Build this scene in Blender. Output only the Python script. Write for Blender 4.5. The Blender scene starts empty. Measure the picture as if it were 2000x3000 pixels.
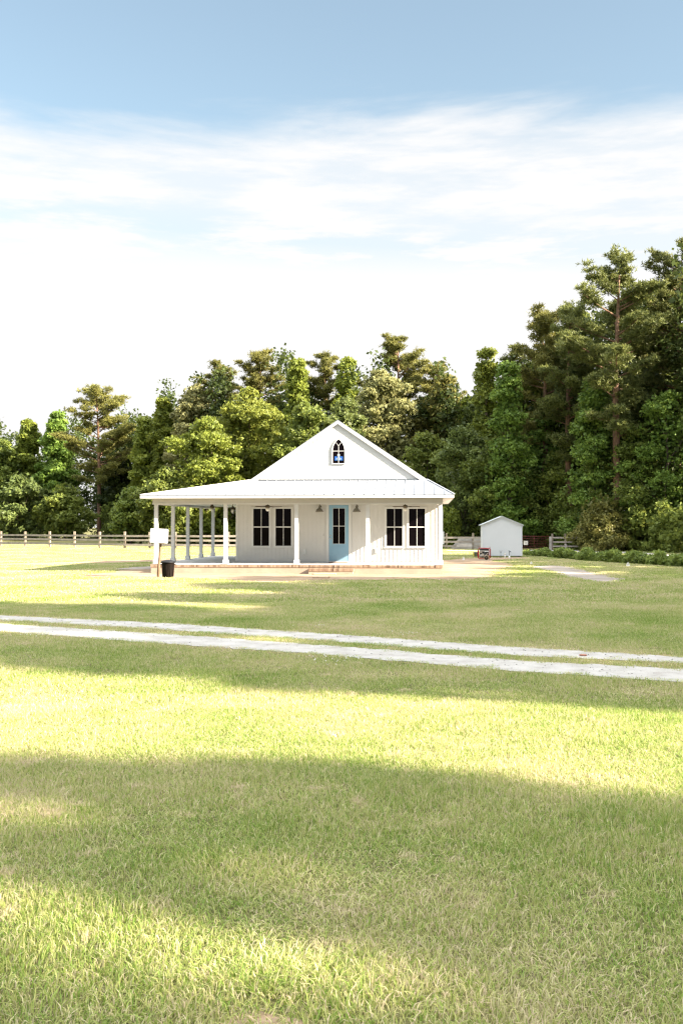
import bpy, bmesh, math, random
import numpy as np
from mathutils import Vector, Matrix, Quaternion
R = math.radians
rnd = random.Random(7)
rng = np.random.default_rng(11)
scene = bpy.context.scene
COL = scene.collection

# ------------------------------------------------------------------ camera
H = 2.0
F = 2917.0
YAW = R(4.9)
PIT = math.atan(40.0 / F)
cam = bpy.data.cameras.new('camera')
cam.sensor_fit = 'VERTICAL'; cam.sensor_height = 36.0; cam.lens = 35.0
cam.clip_end = 5000; cam.clip_start = 0.05
co = bpy.data.objects.new('camera', cam); COL.objects.link(co)
co.location = (0, 0, H); co.rotation_euler = (R(90) + PIT, 0, YAW)
scene.camera = co
Fw = Vector((-math.sin(YAW) * math.cos(PIT), math.cos(YAW) * math.cos(PIT), math.sin(PIT)))
Rt = Vector((math.cos(YAW), math.sin(YAW), 0)); Up = Rt.cross(Fw)
CP = Vector((0, 0, H))
def ray(px, py): return Fw + Rt * ((px - 1000) / F) + Up * ((1500 - py) / F)
def gp(px, py, z=0.0):
    d = ray(px, py); t = (z - H) / d.z
    p = CP + d * t
    return (p.x, p.y)
def pl(px, py, Y):
    d = ray(px, py); p = CP + d * (Y / d.y)
    return (p.x, p.z)
def far(px, dist):
    d = ray(px, 1540); t = dist
    return (d.x * t, d.y * t)

# ------------------------------------------------------------------ object helpers
def tag(o, label=None, cat=None, group=None, kind=None):
    if label: o['label'] = label
    if cat: o['category'] = cat
    if group: o['group'] = group
    if kind: o['kind'] = kind
    return o
def thing(name, label, cat, loc=(0, 0, 0), rz=0.0, group=None):
    o = bpy.data.objects.new(name, None); COL.objects.link(o)
    o.empty_display_size = 0.3
    o.location = loc; o.rotation_euler = (0, 0, rz)
    return tag(o, label, cat, group)
def copy_tree(o, parent=None):
    c = o.copy(); COL.objects.link(c)
    if parent is not None: c.parent = parent
    for ch in list(o.children): copy_tree(ch, c)
    return c
class MB:
    def __init__(s): s.v = []; s.f = []; s.smooth = []
    def add(s, vs, fs, sm=False):
        b = len(s.v); s.v += [tuple(v) for v in vs]
        s.f += [tuple(b + i for i in f) for f in fs]; s.smooth += [sm] * len(fs)
        return s
    def box(s, x0, x1, y0, y1, z0, z1, M=None):
        vs = [Vector((x, y, z)) for z in (z0, z1) for y in (y0, y1) for x in (x0, x1)]
        if M is not None: vs = [M @ v for v in vs]
        return s.add(vs, [(0, 2, 3, 1), (4, 5, 7, 6), (0, 1, 5, 4), (2, 6, 7, 3), (0, 4, 6, 2), (1, 3, 7, 5)])
    def bar(s, a, b, w, h):
        a = Vector(a); b = Vector(b); d = b - a; L = d.length; q = d.to_track_quat('X', 'Z').to_matrix().to_4x4()
        return s.box(0, L, -w / 2, w / 2, -h / 2, h / 2, Matrix.Translation(a) @ q)
    def tube(s, pts, rad, n=8, cap=True):
        pts = [Vector(p) for p in pts]
        if not hasattr(rad, '__len__'): rad = [rad] * len(pts)
        vs = []; fs = []
        up = Vector((0.13, 0.21, 1)).normalized()
        for i, p in enumerate(pts):
            d = (pts[min(i + 1, len(pts) - 1)] - pts[max(i - 1, 0)]).normalized()
            a = d.cross(up)
            if a.length < 1e-3: a = d.cross(Vector((1, 0, 0)))
            a.normalize(); b = d.cross(a)
            for k in range(n):
                t = 2 * math.pi * k / n
                vs.append(p + (a * math.cos(t) + b * math.sin(t)) * rad[i])
        for i in range(len(pts) - 1):
            for k in range(n):
                k2 = (k + 1) % n
                fs.append((i * n + k, i * n + k2, (i + 1) * n + k2, (i + 1) * n + k))
        s.add(vs, fs, True)
        if cap:
            m = len(s.v) - len(vs)
            s.f.append(tuple(m + k for k in range(n - 1, -1, -1))); s.smooth.append(False)
            s.f.append(tuple(m + (len(pts) - 1) * n + k for k in range(n))); s.smooth.append(False)
        return s
    def lathe(s, prof, c=(0, 0, 0), n=20, M=None):
        vs = []; fs = []
        for r, z in prof:
            for k in range(n):
                t = 2 * math.pi * k / n
                v = Vector((c[0] + r * math.cos(t), c[1] + r * math.sin(t), c[2] + z))
                vs.append(M @ v if M is not None else v)
        for i in range(len(prof) - 1):
            for k in range(n):
                k2 = (k + 1) % n
                fs.append((i * n + k, i * n + k2, (i + 1) * n + k2, (i + 1) * n + k))
        return s.add(vs, fs, True)
    def prism(s, poly, y0, y1):            # poly in (x,z), counter-clockwise seen from -y
        n = len(poly)
        vs = [(x, y0, z) for x, z in poly] + [(x, y1, z) for x, z in poly]
        fs = [tuple(range(n)), tuple(range(2 * n - 1, n - 1, -1))]
        fs += [(i, i + n, (i + 1) % n + n, (i + 1) % n) for i in range(n)]
        return s.add(vs, fs)
    def slab(s, poly, t):                  # poly of 3-d points, thickness t downwards
        n = len(poly)
        vs = [Vector(p) for p in poly] + [Vector(p) - Vector((0, 0, t)) for p in poly]
        fs = [tuple(range(n)), tuple(range(2 * n - 1, n - 1, -1))]
        fs += [(i, i + n, (i + 1) % n + n, (i + 1) % n) for i in range(n)]
        return s.add(vs, fs)
    def build(s, name, mat, parent=None, bevel=0):
        me = bpy.data.meshes.new(name); me.from_pydata([tuple(v) for v in s.v], [], s.f)
        me.polygons.foreach_set('use_smooth', s.smooth); me.materials.append(mat)
        bm = bmesh.new(); bm.from_mesh(me)
        bmesh.ops.recalc_face_normals(bm, faces=bm.faces)
        if bevel:
            es = [e for e in bm.edges if len(e.link_faces) == 2 and e.calc_face_angle(0) > R(40)]
            bmesh.ops.bevel(bm, geom=es, offset=bevel, segments=2, affect='EDGES', profile=0.6)
        bm.to_mesh(me); bm.free()
        o = bpy.data.objects.new(name, me); COL.objects.link(o)
        if parent is not None: o.parent = parent
        return o
def np_quads(name, V, mat, parent=None, tint=None, nper=4):
    """V: (n,nper,3) -> one mesh of n separate faces"""
    n = V.shape[0]; me = bpy.data.meshes.new(name)
    me.vertices.add(n * nper); me.vertices.foreach_set('co', V.reshape(-1).astype(np.float32))
    me.loops.add(n * nper); me.loops.foreach_set('vertex_index', np.arange(n * nper, dtype=np.int32))
    me.polygons.add(n); me.polygons.foreach_set('loop_start', np.arange(n, dtype=np.int32) * nper)
    me.polygons.foreach_set('loop_total', np.full(n, nper, dtype=np.int32))
    if tint is not None:
        at = me.attributes.new('tint', 'FLOAT', 'FACE'); at.data.foreach_set('value', tint.astype(np.float32))
    me.update(calc_edges=True); me.materials.append(mat)
    o = bpy.data.objects.new(name, me)
    if parent != 'nolink': COL.objects.link(o)
    if parent is not None and parent != 'nolink': o.parent = parent
    return o

# ------------------------------------------------------------------ materials
def newmat(name):
    m = bpy.data.materials.new(name); m.use_nodes = True
    nt = m.node_tree; return m, nt, nt.nodes['Principled BSDF'], nt.nodes, nt.links
def noise(nt, scale, detail=4, vec=None, rough=0.55, dim='3D'):
    n = nt.nodes.new('ShaderNodeTexNoise'); n.inputs['Scale'].default_value = scale
    n.inputs['Detail'].default_value = detail; n.inputs['Roughness'].default_value = rough
    if vec is not None: nt.links.new(vec, n.inputs['Vector'])
    return n
def ramp(nt, fac, stops):
    r = nt.nodes.new('ShaderNodeValToRGB'); nt.links.new(fac, r.inputs[0])
    e = r.color_ramp.elements
    e[0].position, e[0].color = stops[0][0], (*stops[0][1], 1)
    e[1].position, e[1].color = stops[-1][0], (*stops[-1][1], 1)
    for p, c in stops[1:-1]:
        x = e.new(p); x.color = (*c, 1)
    return r
def simple(name, col, rough=0.5, metal=0.0, var=0.12, scale=3.0, bump=0.0, bscale=40, spec=0.4):
    m, nt, b, N, L = newmat(name)
    tc = N.new('ShaderNodeTexCoord')
    n = noise(nt, scale, 5, tc.outputs['Object'])
    c0 = tuple(x * (1 - var) for x in col); c1 = tuple(min(1, x * (1 + var * .6)) for x in col)
    r = ramp(nt, n.outputs[0], [(0.3, c0), (0.7, c1)])
    L.new(r.outputs[0], b.inputs['Base Color'])
    b.inputs['Roughness'].default_value = rough; b.inputs['Metallic'].default_value = metal
    b.inputs['Specular IOR Level'].default_value = spec
    if bump:
        n2 = noise(nt, bscale, 4, tc.outputs['Object'])
        bp = N.new('ShaderNodeBump'); bp.inputs['Strength'].default_value = bump; bp.inputs['Distance'].default_value = 0.01
        L.new(n2.outputs[0], bp.inputs['Height']); L.new(bp.outputs[0], b.inputs['Normal'])
    return m
M = {}
M['siding'] = simple('white_siding', (0.565, 0.565, 0.555), 0.55, var=0.04, scale=1.3, bump=0.1)
M['trim'] = simple('white_trim', (0.60, 0.61, 0.61), 0.45, var=0.03)
M['post'] = simple('white_post', (0.60, 0.62, 0.63), 0.5, var=0.03)
M['roof'] = simple('pale_metal_roof', (0.235, 0.26, 0.30), 0.5, 0.1, var=0.06, scale=1.2, spec=0.5)
M['ceiling'] = simple('porch_ceiling', (0.62, 0.66, 0.64), 0.6, var=0.04)
M['concrete'] = simple('porch_concrete', (0.50, 0.51, 0.52), 0.8, var=0.10, scale=1.5, bump=0.2)
M['stucco'] = simple('tan_stucco', (0.37, 0.29, 0.225), 0.9, var=0.12, scale=2.2, bump=0.4)
M['door'] = simple('blue_door', (0.21, 0.37, 0.50), 0.4, var=0.03)
M['dark_metal'] = simple('bronze_metal', (0.12, 0.095, 0.065), 0.4, 0.7, var=0.15)
M['lamp_metal'] = simple('lamp_metal', (0.17, 0.16, 0.13), 0.45, 0.5, var=0.12)
M['steel'] = simple('satin_nickel', (0.5, 0.5, 0.48), 0.3, 0.9, var=0.05)
M['frost'] = simple('frosted_glass', (0.72, 0.72, 0.68), 0.25, var=0.03)
M['mat'] = simple('coir_mat', (0.24, 0.14, 0.09), 0.95, var=0.3, scale=25)
M['black_plastic'] = simple('black_plastic', (0.008, 0.005, 0.004), 0.6, var=0.25, scale=8, bump=0.1, spec=0.12)
M['lid_plastic'] = simple('lid_plastic', (0.011, 0.012, 0.016), 0.55, var=0.2, scale=6, spec=0.2)
M['box_white'] = simple('box_white', (0.80, 0.81, 0.83), 0.4, var=0.03)
M['box_line'] = simple('box_seam', (0.42, 0.43, 0.45), 0.6)
M['wood_post'] = simple('post_wood', (0.20, 0.14, 0.085), 0.85, var=0.3, scale=6, bump=0.4)
M['fence'] = simple('weathered_fence', (0.36, 0.32, 0.28), 0.85, var=0.28, scale=2.5, bump=0.4)
M['fence_post'] = simple('weathered_post', (0.30, 0.25, 0.20), 0.9, var=0.35, scale=3, bump=0.5)
M['sheet'] = simple('weathered_sheet', (0.42, 0.39, 0.36), 0.9, var=0.35, scale=2.2, bump=0.4)
M['shed'] = simple('shed_paint', (0.73, 0.77, 0.83), 0.5, var=0.03, scale=1.0)
M['shed_roof'] = simple('shed_roof_metal', (0.62, 0.68, 0.72), 0.4, 0.2, var=0.05)
M['block'] = simple('concrete_block', (0.36, 0.34, 0.32), 0.9, var=0.2)
M['skid'] = simple('skid_wood', (0.05, 0.035, 0.025), 0.9)
M['red'] = simple('red_frame', (0.36, 0.012, 0.018), 0.4, var=0.1)
M['engine'] = simple('engine_black', (0.025, 0.022, 0.025), 0.45, var=0.3, scale=12)
M['alu'] = simple('engine_metal', (0.45, 0.43, 0.40), 0.4, 0.6, var=0.3, scale=20)
M['rubber'] = simple('tyre_rubber', (0.015, 0.014, 0.013), 0.8)
M['rim'] = simple('rim_tan', (0.50, 0.40, 0.27), 0.6)
M['yellow'] = simple('yellow_plastic', (0.62, 0.50, 0.06), 0.5)
M['olive'] = simple('olive_plastic', (0.11, 0.13, 0.07), 0.6)
M['gate'] = simple('red_gate_tube', (0.16, 0.04, 0.03), 0.5, var=0.25, scale=5)
M['paper'] = simple('sign_white', (0.72, 0.68, 0.60), 0.7, var=0.06)
M['grey_ink'] = simple('sign_ink', (0.20, 0.20, 0.20), 0.7)
M['num'] = simple('number_grey', (0.42, 0.45, 0.45), 0.5)
M['sticker'] = simple('blue_sticker', (0.015, 0.09, 0.36), 0.45, var=0.08)
M['sticker_white'] = simple('sticker_white', (0.30, 0.37, 0.40), 0.5)
M['sticker_cyan'] = simple('sticker_cyan', (0.06, 0.20, 0.33), 0.5)
M['pvc'] = simple('pvc', (0.78, 0.78, 0.76), 0.4, var=0.04)
M['galv'] = simple('galvanised', (0.22, 0.26, 0.30), 0.45, 0.5, var=0.2, scale=12)
M['board'] = simple('tan_board', (0.48, 0.34, 0.24), 0.8, var=0.15, scale=4)
M['stone'] = simple('reddish_stone', (0.34, 0.17, 0.12), 0.9, var=0.3, scale=14)
M['bark_pine'] = simple('pine_bark', (0.19, 0.115, 0.075), 0.95, var=0.4, scale=4, bump=0.6, bscale=12)
M['bark'] = simple('grey_bark', (0.13, 0.105, 0.08), 0.95, var=0.4, scale=4, bump=0.6, bscale=12)

def mat_glass():
    m, nt, b, N, L = newmat('dark_glass')
    b.inputs['Base Color'].default_value = (0.004, 0.003, 0.004, 1)
    b.inputs['Roughness'].default_value = 0.03; b.inputs['Specular IOR Level'].default_value = 0.03
    return m
M['glass'] = mat_glass()

def mat_brick():
    m, nt, b, N, L = newmat('rowlock_brick')
    g = N.new('ShaderNodeNewGeometry'); s = N.new('ShaderNodeSeparateXYZ'); L.new(g.outputs['Position'], s.inputs[0])
    d = N.new('ShaderNodeMath'); d.operation = 'MULTIPLY'; d.inputs[1].default_value = 1 / 0.072; L.new(s.outputs[0], d.inputs[0])
    f = N.new('ShaderNodeMath'); f.operation = 'FLOOR'; L.new(d.outputs[0], f.inputs[0])
    w = N.new('ShaderNodeTexWhiteNoise'); w.noise_dimensions = '1D'; L.new(f.outputs[0], w.inputs['W'])
    r = ramp(nt, w.outputs['Value'], [(0.0, (0.08, 0.05, 0.03)), (0.1, (0.18, 0.12, 0.08)), (0.5, (0.26, 0.185, 0.125)), (1.0, (0.33, 0.255, 0.185))])
    L.new(r.outputs[0], b.inputs['Base Color']); b.inputs['Roughness'].default_value = 0.9
    return m
M['brick'] = mat_brick()

def mat_leaf(name, base, transl=0.35, hue=0.014):
    """colour comes from the object colour; varies by leaf clump (tint attribute) and softly by place"""
    m, nt, b, N, L = newmat(name)
    oi = N.new('ShaderNodeObjectInfo')
    at = N.new('ShaderNodeAttribute'); at.attribute_name = 'tint'
    hs = N.new('ShaderNodeHueSaturation'); L.new(oi.outputs['Color'], hs.inputs['Color'])
    mr = N.new('ShaderNodeMapRange'); mr.inputs[3].default_value = 0.5 - hue; mr.inputs[4].default_value = 0.5 + hue * .5
    L.new(at.outputs['Fac'], mr.inputs[0]); L.new(mr.outputs[0], hs.inputs['Hue'])
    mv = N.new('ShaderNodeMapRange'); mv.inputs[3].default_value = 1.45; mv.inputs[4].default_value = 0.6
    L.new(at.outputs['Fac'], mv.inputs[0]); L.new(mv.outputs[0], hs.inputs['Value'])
    L.new(hs.outputs[0], b.inputs['Base Color'])
    b.inputs['Roughness'].default_value = 0.5; b.inputs['Specular IOR Level'].default_value = 0.25
    tr = N.new('ShaderNodeBsdfTranslucent')
    hs2 = N.new('ShaderNodeHueSaturation'); hs2.inputs['Hue'].default_value = 0.48; hs2.inputs['Value'].default_value = 1.3
    L.new(hs.outputs[0], hs2.inputs['Color']); L.new(hs2.outputs[0], tr.inputs[0])
    mx = N.new('ShaderNodeMixShader'); mx.inputs[0].default_value = transl
    L.new(b.outputs[0], mx.inputs[1]); L.new(tr.outputs[0], mx.inputs[2])
    L.new(mx.outputs[0], N['Material Output'].inputs[0])
    return m
M['leaf'] = mat_leaf('broad_leaf', None, 0.35)
M['needle'] = mat_leaf('pine_needle', None, 0.25, 0.012)

def ground_col(nt, k=1.0):
    """broad patches of greener, yellower and thatchy lawn, by place"""
    N, L = nt.nodes, nt.links
    g = N.new('ShaderNodeNewGeometry')
    mp = N.new('ShaderNodeMapping'); L.new(g.outputs['Position'], mp.inputs['Vector'])
    n1 = noise(nt, 0.35, 5, mp.outputs[0], 0.6)
    return g, mp, n1
def mat_blade():
    m, nt, b, N, L = newmat('grass_blade')
    g, mp, n1 = ground_col(nt)
    at = N.new('ShaderNodeAttribute'); at.attribute_name = 'tint'
    ad = N.new('ShaderNodeMath'); ad.operation = 'MULTIPLY_ADD'; L.new(n1.outputs[0], ad.inputs[0]); ad.inputs[1].default_value = 1.9
    sb = N.new('ShaderNodeMath'); sb.operation = 'SUBTRACT'; L.new(at.outputs['Fac'], sb.inputs[0]); sb.inputs[1].default_value = 0.95
    L.new(sb.outputs[0], ad.inputs[2])
    n4 = noise(nt, 2.6, 3, mp.outputs[0], 0.5)
    m4 = N.new('ShaderNodeMapRange'); m4.interpolation_type = 'SMOOTHSTEP'; m4.inputs[1].default_value = 0.60; m4.inputs[2].default_value = 0.72; m4.inputs[4].default_value = 0.45
    L.new(n4.outputs[0], m4.inputs[0])
    ad2 = N.new('ShaderNodeMath'); ad2.operation = 'ADD'; L.new(ad.outputs[0], ad2.inputs[0]); L.new(m4.outputs[0], ad2.inputs[1])
    ad = ad2
    r = ramp(nt, ad.outputs[0], [(0.0, (0.19, 0.315, 0.05)), (0.3, (0.34, 0.42, 0.105)), (0.6, (0.505, 0.50, 0.215)), (0.82, (0.60, 0.56, 0.34)), (1.0, (0.64, 0.54, 0.38))])
    L.new(r.outputs[0], b.inputs['Base Color']); b.inputs['Roughness'].default_value = 0.42
    b.inputs['Specular IOR Level'].default_value = 0.35
    tr = N.new('ShaderNodeBsdfTranslucent'); L.new(r.outputs[0], tr.inputs[0])
    mx = N.new('ShaderNodeMixShader'); mx.inputs[0].default_value = 0.4
    L.new(b.outputs[0], mx.inputs[1]); L.new(tr.outputs[0], mx.inputs[2]); L.new(mx.outputs[0], N['Material Output'].inputs[0])
    return m
M['blade'] = mat_blade()
def mat_ground():
    m, nt, b, N, L = newmat('lawn_ground')
    g, mp, n1 = ground_col(nt)
    n2 = noise(nt, 9, 6, mp.outputs[0], 0.7)
    n3 = noise(nt, 60, 4, mp.outputs[0], 0.7)
    a = N.new('ShaderNodeMath'); a.operation = 'MULTIPLY_ADD'; L.new(n2.outputs[0], a.inputs[0]); a.inputs[1].default_value = 0.8; L.new(n1.outputs[0], a.inputs[2])
    a2 = N.new('ShaderNodeMath'); a2.operation = 'MULTIPLY_ADD'; L.new(n3.outputs[0], a2.inputs[0]); a2.inputs[1].default_value = 0.5; L.new(a.outputs[0], a2.inputs[2])
    r = ramp(nt, a2.outputs[0], [(0.75, (0.10, 0.115, 0.035)), (1.1, (0.165, 0.20, 0.05)), (1.35, (0.24, 0.26, 0.085))])
    for e in r.color_ramp.elements: e.position = min(1, e.position)
    mr = N.new('ShaderNodeMapRange'); mr.inputs[1].default_value = 0.75; mr.inputs[2].default_value = 1.55; L.new(a2.outputs[0], mr.inputs[0])
    r = ramp(nt, mr.outputs[0], [(0.0, (0.055, 0.05, 0.025)), (0.5, (0.13, 0.13, 0.055)), (1.0, (0.24, 0.22, 0.11))])
    L.new(r.outputs[0], b.inputs['Base Color']); b.inputs['Roughness'].default_value = 0.9; b.inputs['Specular IOR Level'].default_value = 0.1
    bp = N.new('ShaderNodeBump'); bp.inputs['Strength'].default_value = 0.6; bp.inputs['Distance'].default_value = 0.03
    L.new(n2.outputs[0], bp.inputs['Height']); L.new(bp.outputs[0], b.inputs['Normal'])
    return m
M['ground'] = mat_ground()
def mat_soil(name, c0, c1, c2, s=1.2, bump=0.5):
    m, nt, b, N, L = newmat(name)
    g = N.new('ShaderNodeNewGeometry')
    n1 = noise(nt, s, 6, g.outputs['Position'], 0.65); n2 = noise(nt, s * 22, 5, g.outputs['Position'], 0.7)
    a = N.new('ShaderNodeMath'); a.operation = 'MULTIPLY_ADD'; L.new(n2.outputs[0], a.inputs[0]); a.inputs[1].default_value = 0.6; L.new(n1.outputs[0], a.inputs[2])
    mr = N.new('ShaderNodeMapRange'); mr.inputs[1].default_value = 0.5; mr.inputs[2].default_value = 1.1; L.new(a.outputs[0], mr.inputs[0])
    r = ramp(nt, mr.outputs[0], [(0.0, c0), (0.5, c1), (1.0, c2)])
    L.new(r.outputs[0], b.inputs['Base Color']); b.inputs['Roughness'].default_value = 0.95; b.inputs['Specular IOR Level'].default_value = 0.1
    bp = N.new('ShaderNodeBump'); bp.inputs['Strength'].default_value = bump; bp.inputs['Distance'].default_value = 0.03
    L.new(a.outputs[0], bp.inputs['Height']); L.new(bp.outputs[0], b.inputs['Normal'])
    return m
M['gravel'] = mat_soil('pale_gravel', (0.26, 0.245, 0.22), (0.41, 0.40, 0.39), (0.50, 0.49, 0.48), 2.5)
M['road'] = mat_soil('grey_road', (0.30, 0.29, 0.28), (0.40, 0.39, 0.38), (0.48, 0.47, 0.46), 1.0)
M['sand'] = mat_soil('pink_sand', (0.19, 0.135, 0.085), (0.30, 0.225, 0.16), (0.38, 0.30, 0.23), 0.7, 1.0)
M['dirt'] = mat_soil('brown_grey_dirt', (0.18, 0.155, 0.13), (0.29, 0.26, 0.235), (0.37, 0.345, 0.32), 0.8, 1.0)
M['thatch'] = mat_soil('dry_thatch', (0.13, 0.12, 0.05), (0.22, 0.20, 0.09), (0.30, 0.26, 0.15), 2.0)

# ------------------------------------------------------------------ world + sun
SUN_A = R(18); SUN_E = R(27)
S = Vector((math.cos(SUN_A) * math.cos(SUN_E), -math.sin(SUN_A) * math.cos(SUN_E), math.sin(SUN_E)))
sl = bpy.data.lights.new('sun', 'SUN'); sl.energy = 4.5; sl.angle = R(0.8); sl.color = (1.0, 0.85, 0.68)
so = bpy.data.objects.new('sun', sl); COL.objects.link(so)
so.rotation_euler = S.to_track_quat('Z', 'Y').to_euler(); so.location = (60, -14, 40)
w = bpy.data.worlds.new('World'); scene.world = w; w.use_nodes = True
nt = w.node_tree; N, L = nt.nodes, nt.links
bg = N['Background']; bg.inputs[1].default_value = 0.08
sky = N.new('ShaderNodeTexSky'); sky.sky_type = 'NISHITA'; sky.sun_disc = False
sky.sun_elevation = SUN_E; sky.sun_rotation = R(90) + SUN_A; sky.air_density = 1.0; sky.dust_density = 0.6; sky.ozone_density = 2.0
tc = N.new('ShaderNodeTexCoord')
sep = N.new('ShaderNodeSeparateXYZ'); L.new(tc.outputs['Generated'], sep.inputs[0])
mp = N.new('ShaderNodeMapping'); mp.inputs['Scale'].default_value = (1.6, 1.6, 10.0); mp.inputs['Rotation'].default_value = (R(2), R(7), 0)
L.new(tc.outputs['Generated'], mp.inputs['Vector'])
n1 = noise(nt, 1.7, 7, mp.outputs[0], 0.55)
n1.inputs['Distortion'].default_value = 0.35
mp2 = N.new('ShaderNodeMapping'); mp2.inputs['Scale'].default_value = (4, 4, 24.0); mp2.inputs['Rotation'].default_value = (R(1), R(-5), 0)
L.new(tc.outputs['Generated'], mp2.inputs['Vector'])
n2 = noise(nt, 2.2, 6, mp2.outputs[0], 0.6)
def math_(op, a, b=None, c=None, clamp=False):
    m = N.new('ShaderNodeMath'); m.operation = op; m.use_clamp = clamp
    for i, v in enumerate((a, b, c)):
        if v is None: continue
        if isinstance(v, (int, float)): m.inputs[i].default_value = v
        else: L.new(v, m.inputs[i])
    return m.outputs[0]
# elevation sine + wobble -> cloud bank whose top edge sits near 22 degrees; thin veils above
wob = math_('MULTIPLY', math_('SUBTRACT', n1.outputs[0], 0.5), 0.16)
e1 = math_('ADD', sep.outputs[2], wob)
e1 = math_('MULTIPLY_ADD', sep.outputs[0], -0.06, e1)
mrE = N.new('ShaderNodeMapRange'); mrE.interpolation_type = 'SMOOTHSTEP'
L.new(e1, mrE.inputs[0]); mrE.inputs[1].default_value = 0.352; mrE.inputs[2].default_value = 0.402; mrE.inputs[3].default_value = 1.0; mrE.inputs[4].default_value = 0.0
# streaky blue openings inside the bank, fading to solid white lower down
mrS = N.new('ShaderNodeMapRange'); mrS.interpolation_type = 'SMOOTHSTEP'; L.new(n2.outputs[0], mrS.inputs[0]); mrS.inputs[1].default_value = 0.34; mrS.inputs[2].default_value = 0.62
mrL = N.new('ShaderNodeMapRange'); mrL.interpolation_type = 'SMOOTHSTEP'; L.new(sep.outputs[2], mrL.inputs[0]); mrL.inputs[1].default_value = 0.225; mrL.inputs[2].default_value = 0.30; mrL.inputs[3].default_value = 1.0; mrL.inputs[4].default_value = 0.0
band = math_('MAXIMUM', mrS.outputs[0], mrL.outputs[0])
band = math_('MULTIPLY_ADD', band, 0.34, 0.66)
# a row of blue openings low on the left of the bank
gz = math_('ABSOLUTE', math_('SUBTRACT', math_('MULTIPLY_ADD', sep.outputs[0], 0.06, sep.outputs[2]), 0.268))
gz = math_('SUBTRACT', 1.0, math_('DIVIDE', gz, 0.028), clamp=True)
gn_ = N.new('ShaderNodeMapRange'); gn_.interpolation_type = 'SMOOTHSTEP'; L.new(n2.outputs[0], gn_.inputs[0]); gn_.inputs[1].default_value = 0.46; gn_.inputs[2].default_value = 0.60; gn_.inputs[3].default_value = 1.0; gn_.inputs[4].default_value = 0.0
band = math_('SUBTRACT', band, math_('MULTIPLY', math_('MULTIPLY', gz, gn_.outputs[0]), 0.22), clamp=True)
mask = math_('MULTIPLY', mrE.outputs[0], band, clamp=True)
mask = math_('MULTIPLY_ADD', mask, 0.9, 0.1, clamp=True)
# bright overcast added overhead, out of view, to raise the ambient light
mrO = N.new('ShaderNodeMapRange'); mrO.interpolation_type = 'SMOOTHSTEP'; L.new(e1, mrO.inputs[0]); mrO.inputs[1].default_value = 0.56; mrO.inputs[2].default_value = 0.80; mrO.inputs[4].default_value = 0.85
hi = N.new('ShaderNodeMix'); hi.data_type = 'RGBA'; L.new(mrO.outputs[0], hi.inputs[0]); hi.inputs[7].default_value = (9.6, 9.4, 8.9, 1)
cl = N.new('ShaderNodeMix'); cl.data_type = 'RGBA'; L.new(mask, cl.inputs[0])
tint = N.new('ShaderNodeMix'); tint.data_type = 'RGBA'; tint.blend_type = 'MULTIPLY'; tint.inputs[0].default_value = 1.0
L.new(sky.outputs[0], tint.inputs[6]); tint.inputs[7].default_value = (0.72, 0.675, 0.54, 1)
L.new(tint.outputs[2], cl.inputs[6]); cl.inputs[7].default_value = (2.25, 2.23, 2.22, 1)
L.new(cl.outputs[2], hi.inputs[6]); L.new(hi.outputs[2], bg.inputs[0])

# ------------------------------------------------------------------ ground sheets
def pip(P, X, Y):
    inside = np.zeros(X.shape, bool); n = len(P); j = n - 1
    for i in range(n):
        xi, yi = P[i]; xj, yj = P[j]
        c = ((yi > Y) != (yj > Y)) & (X < (xj - xi) * (Y - yi) / (yj - yi + 1e-12) + xi)
        inside ^= c; j = i
    return inside
bare = []
def ragged(pts, amp, step, seed):
    r = random.Random(seed); out = []
    n = len(pts)
    for i in range(n):
        a = Vector(pts[i]); b = Vector(pts[(i + 1) % n]); d = b - a
        k = max(1, int(d.length / step)); nn = Vector((-d.y, d.x)).normalized() if d.length > 0 else Vector((0, 0))
        for q in range(k):
            p = a + d * (q / k) + nn * r.gauss(0, amp) * (1 if q else .5)
            out.append((p.x, p.y))
    return out
def sheet(name, pts, mat, z, amp=0.04, step=0.15, seed=1, clear=True, kind='structure'):
    P = ragged(pts, amp, step, seed)
    me = bpy.data.meshes.new(name); bm = bmesh.new()
    vs = [bm.verts.new((x, y, z)) for x, y in P]; bm.faces.new(vs)
    bmesh.ops.triangulate(bm, faces=bm.faces[:]); bmesh.ops.recalc_face_normals(bm, faces=bm.faces)
    if sum(f.normal.z for f in bm.faces) < 0: bmesh.ops.reverse_faces(bm, faces=bm.faces)
    bm.to_mesh(me); bm.free(); me.materials.append(mat)
    o = bpy.data.objects.new(name, me); COL.objects.link(o); o['kind'] = kind
    if clear: bare.append(P)
    return o
g = MB()
n = 41; ext = 900.0
xs = [math.copysign(abs(t) ** 2.2, t) * ext for t in np.linspace(-1, 1, n)]
g.add([(x, y + 40, 0) for y in xs for x in xs], [(j * n + i, j * n + i + 1, (j + 1) * n + i + 1, (j + 1) * n + i) for j in range(n - 1) for i in range(n - 1)])
tag(g.build('ground', M['ground']), kind='structure')

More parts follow.
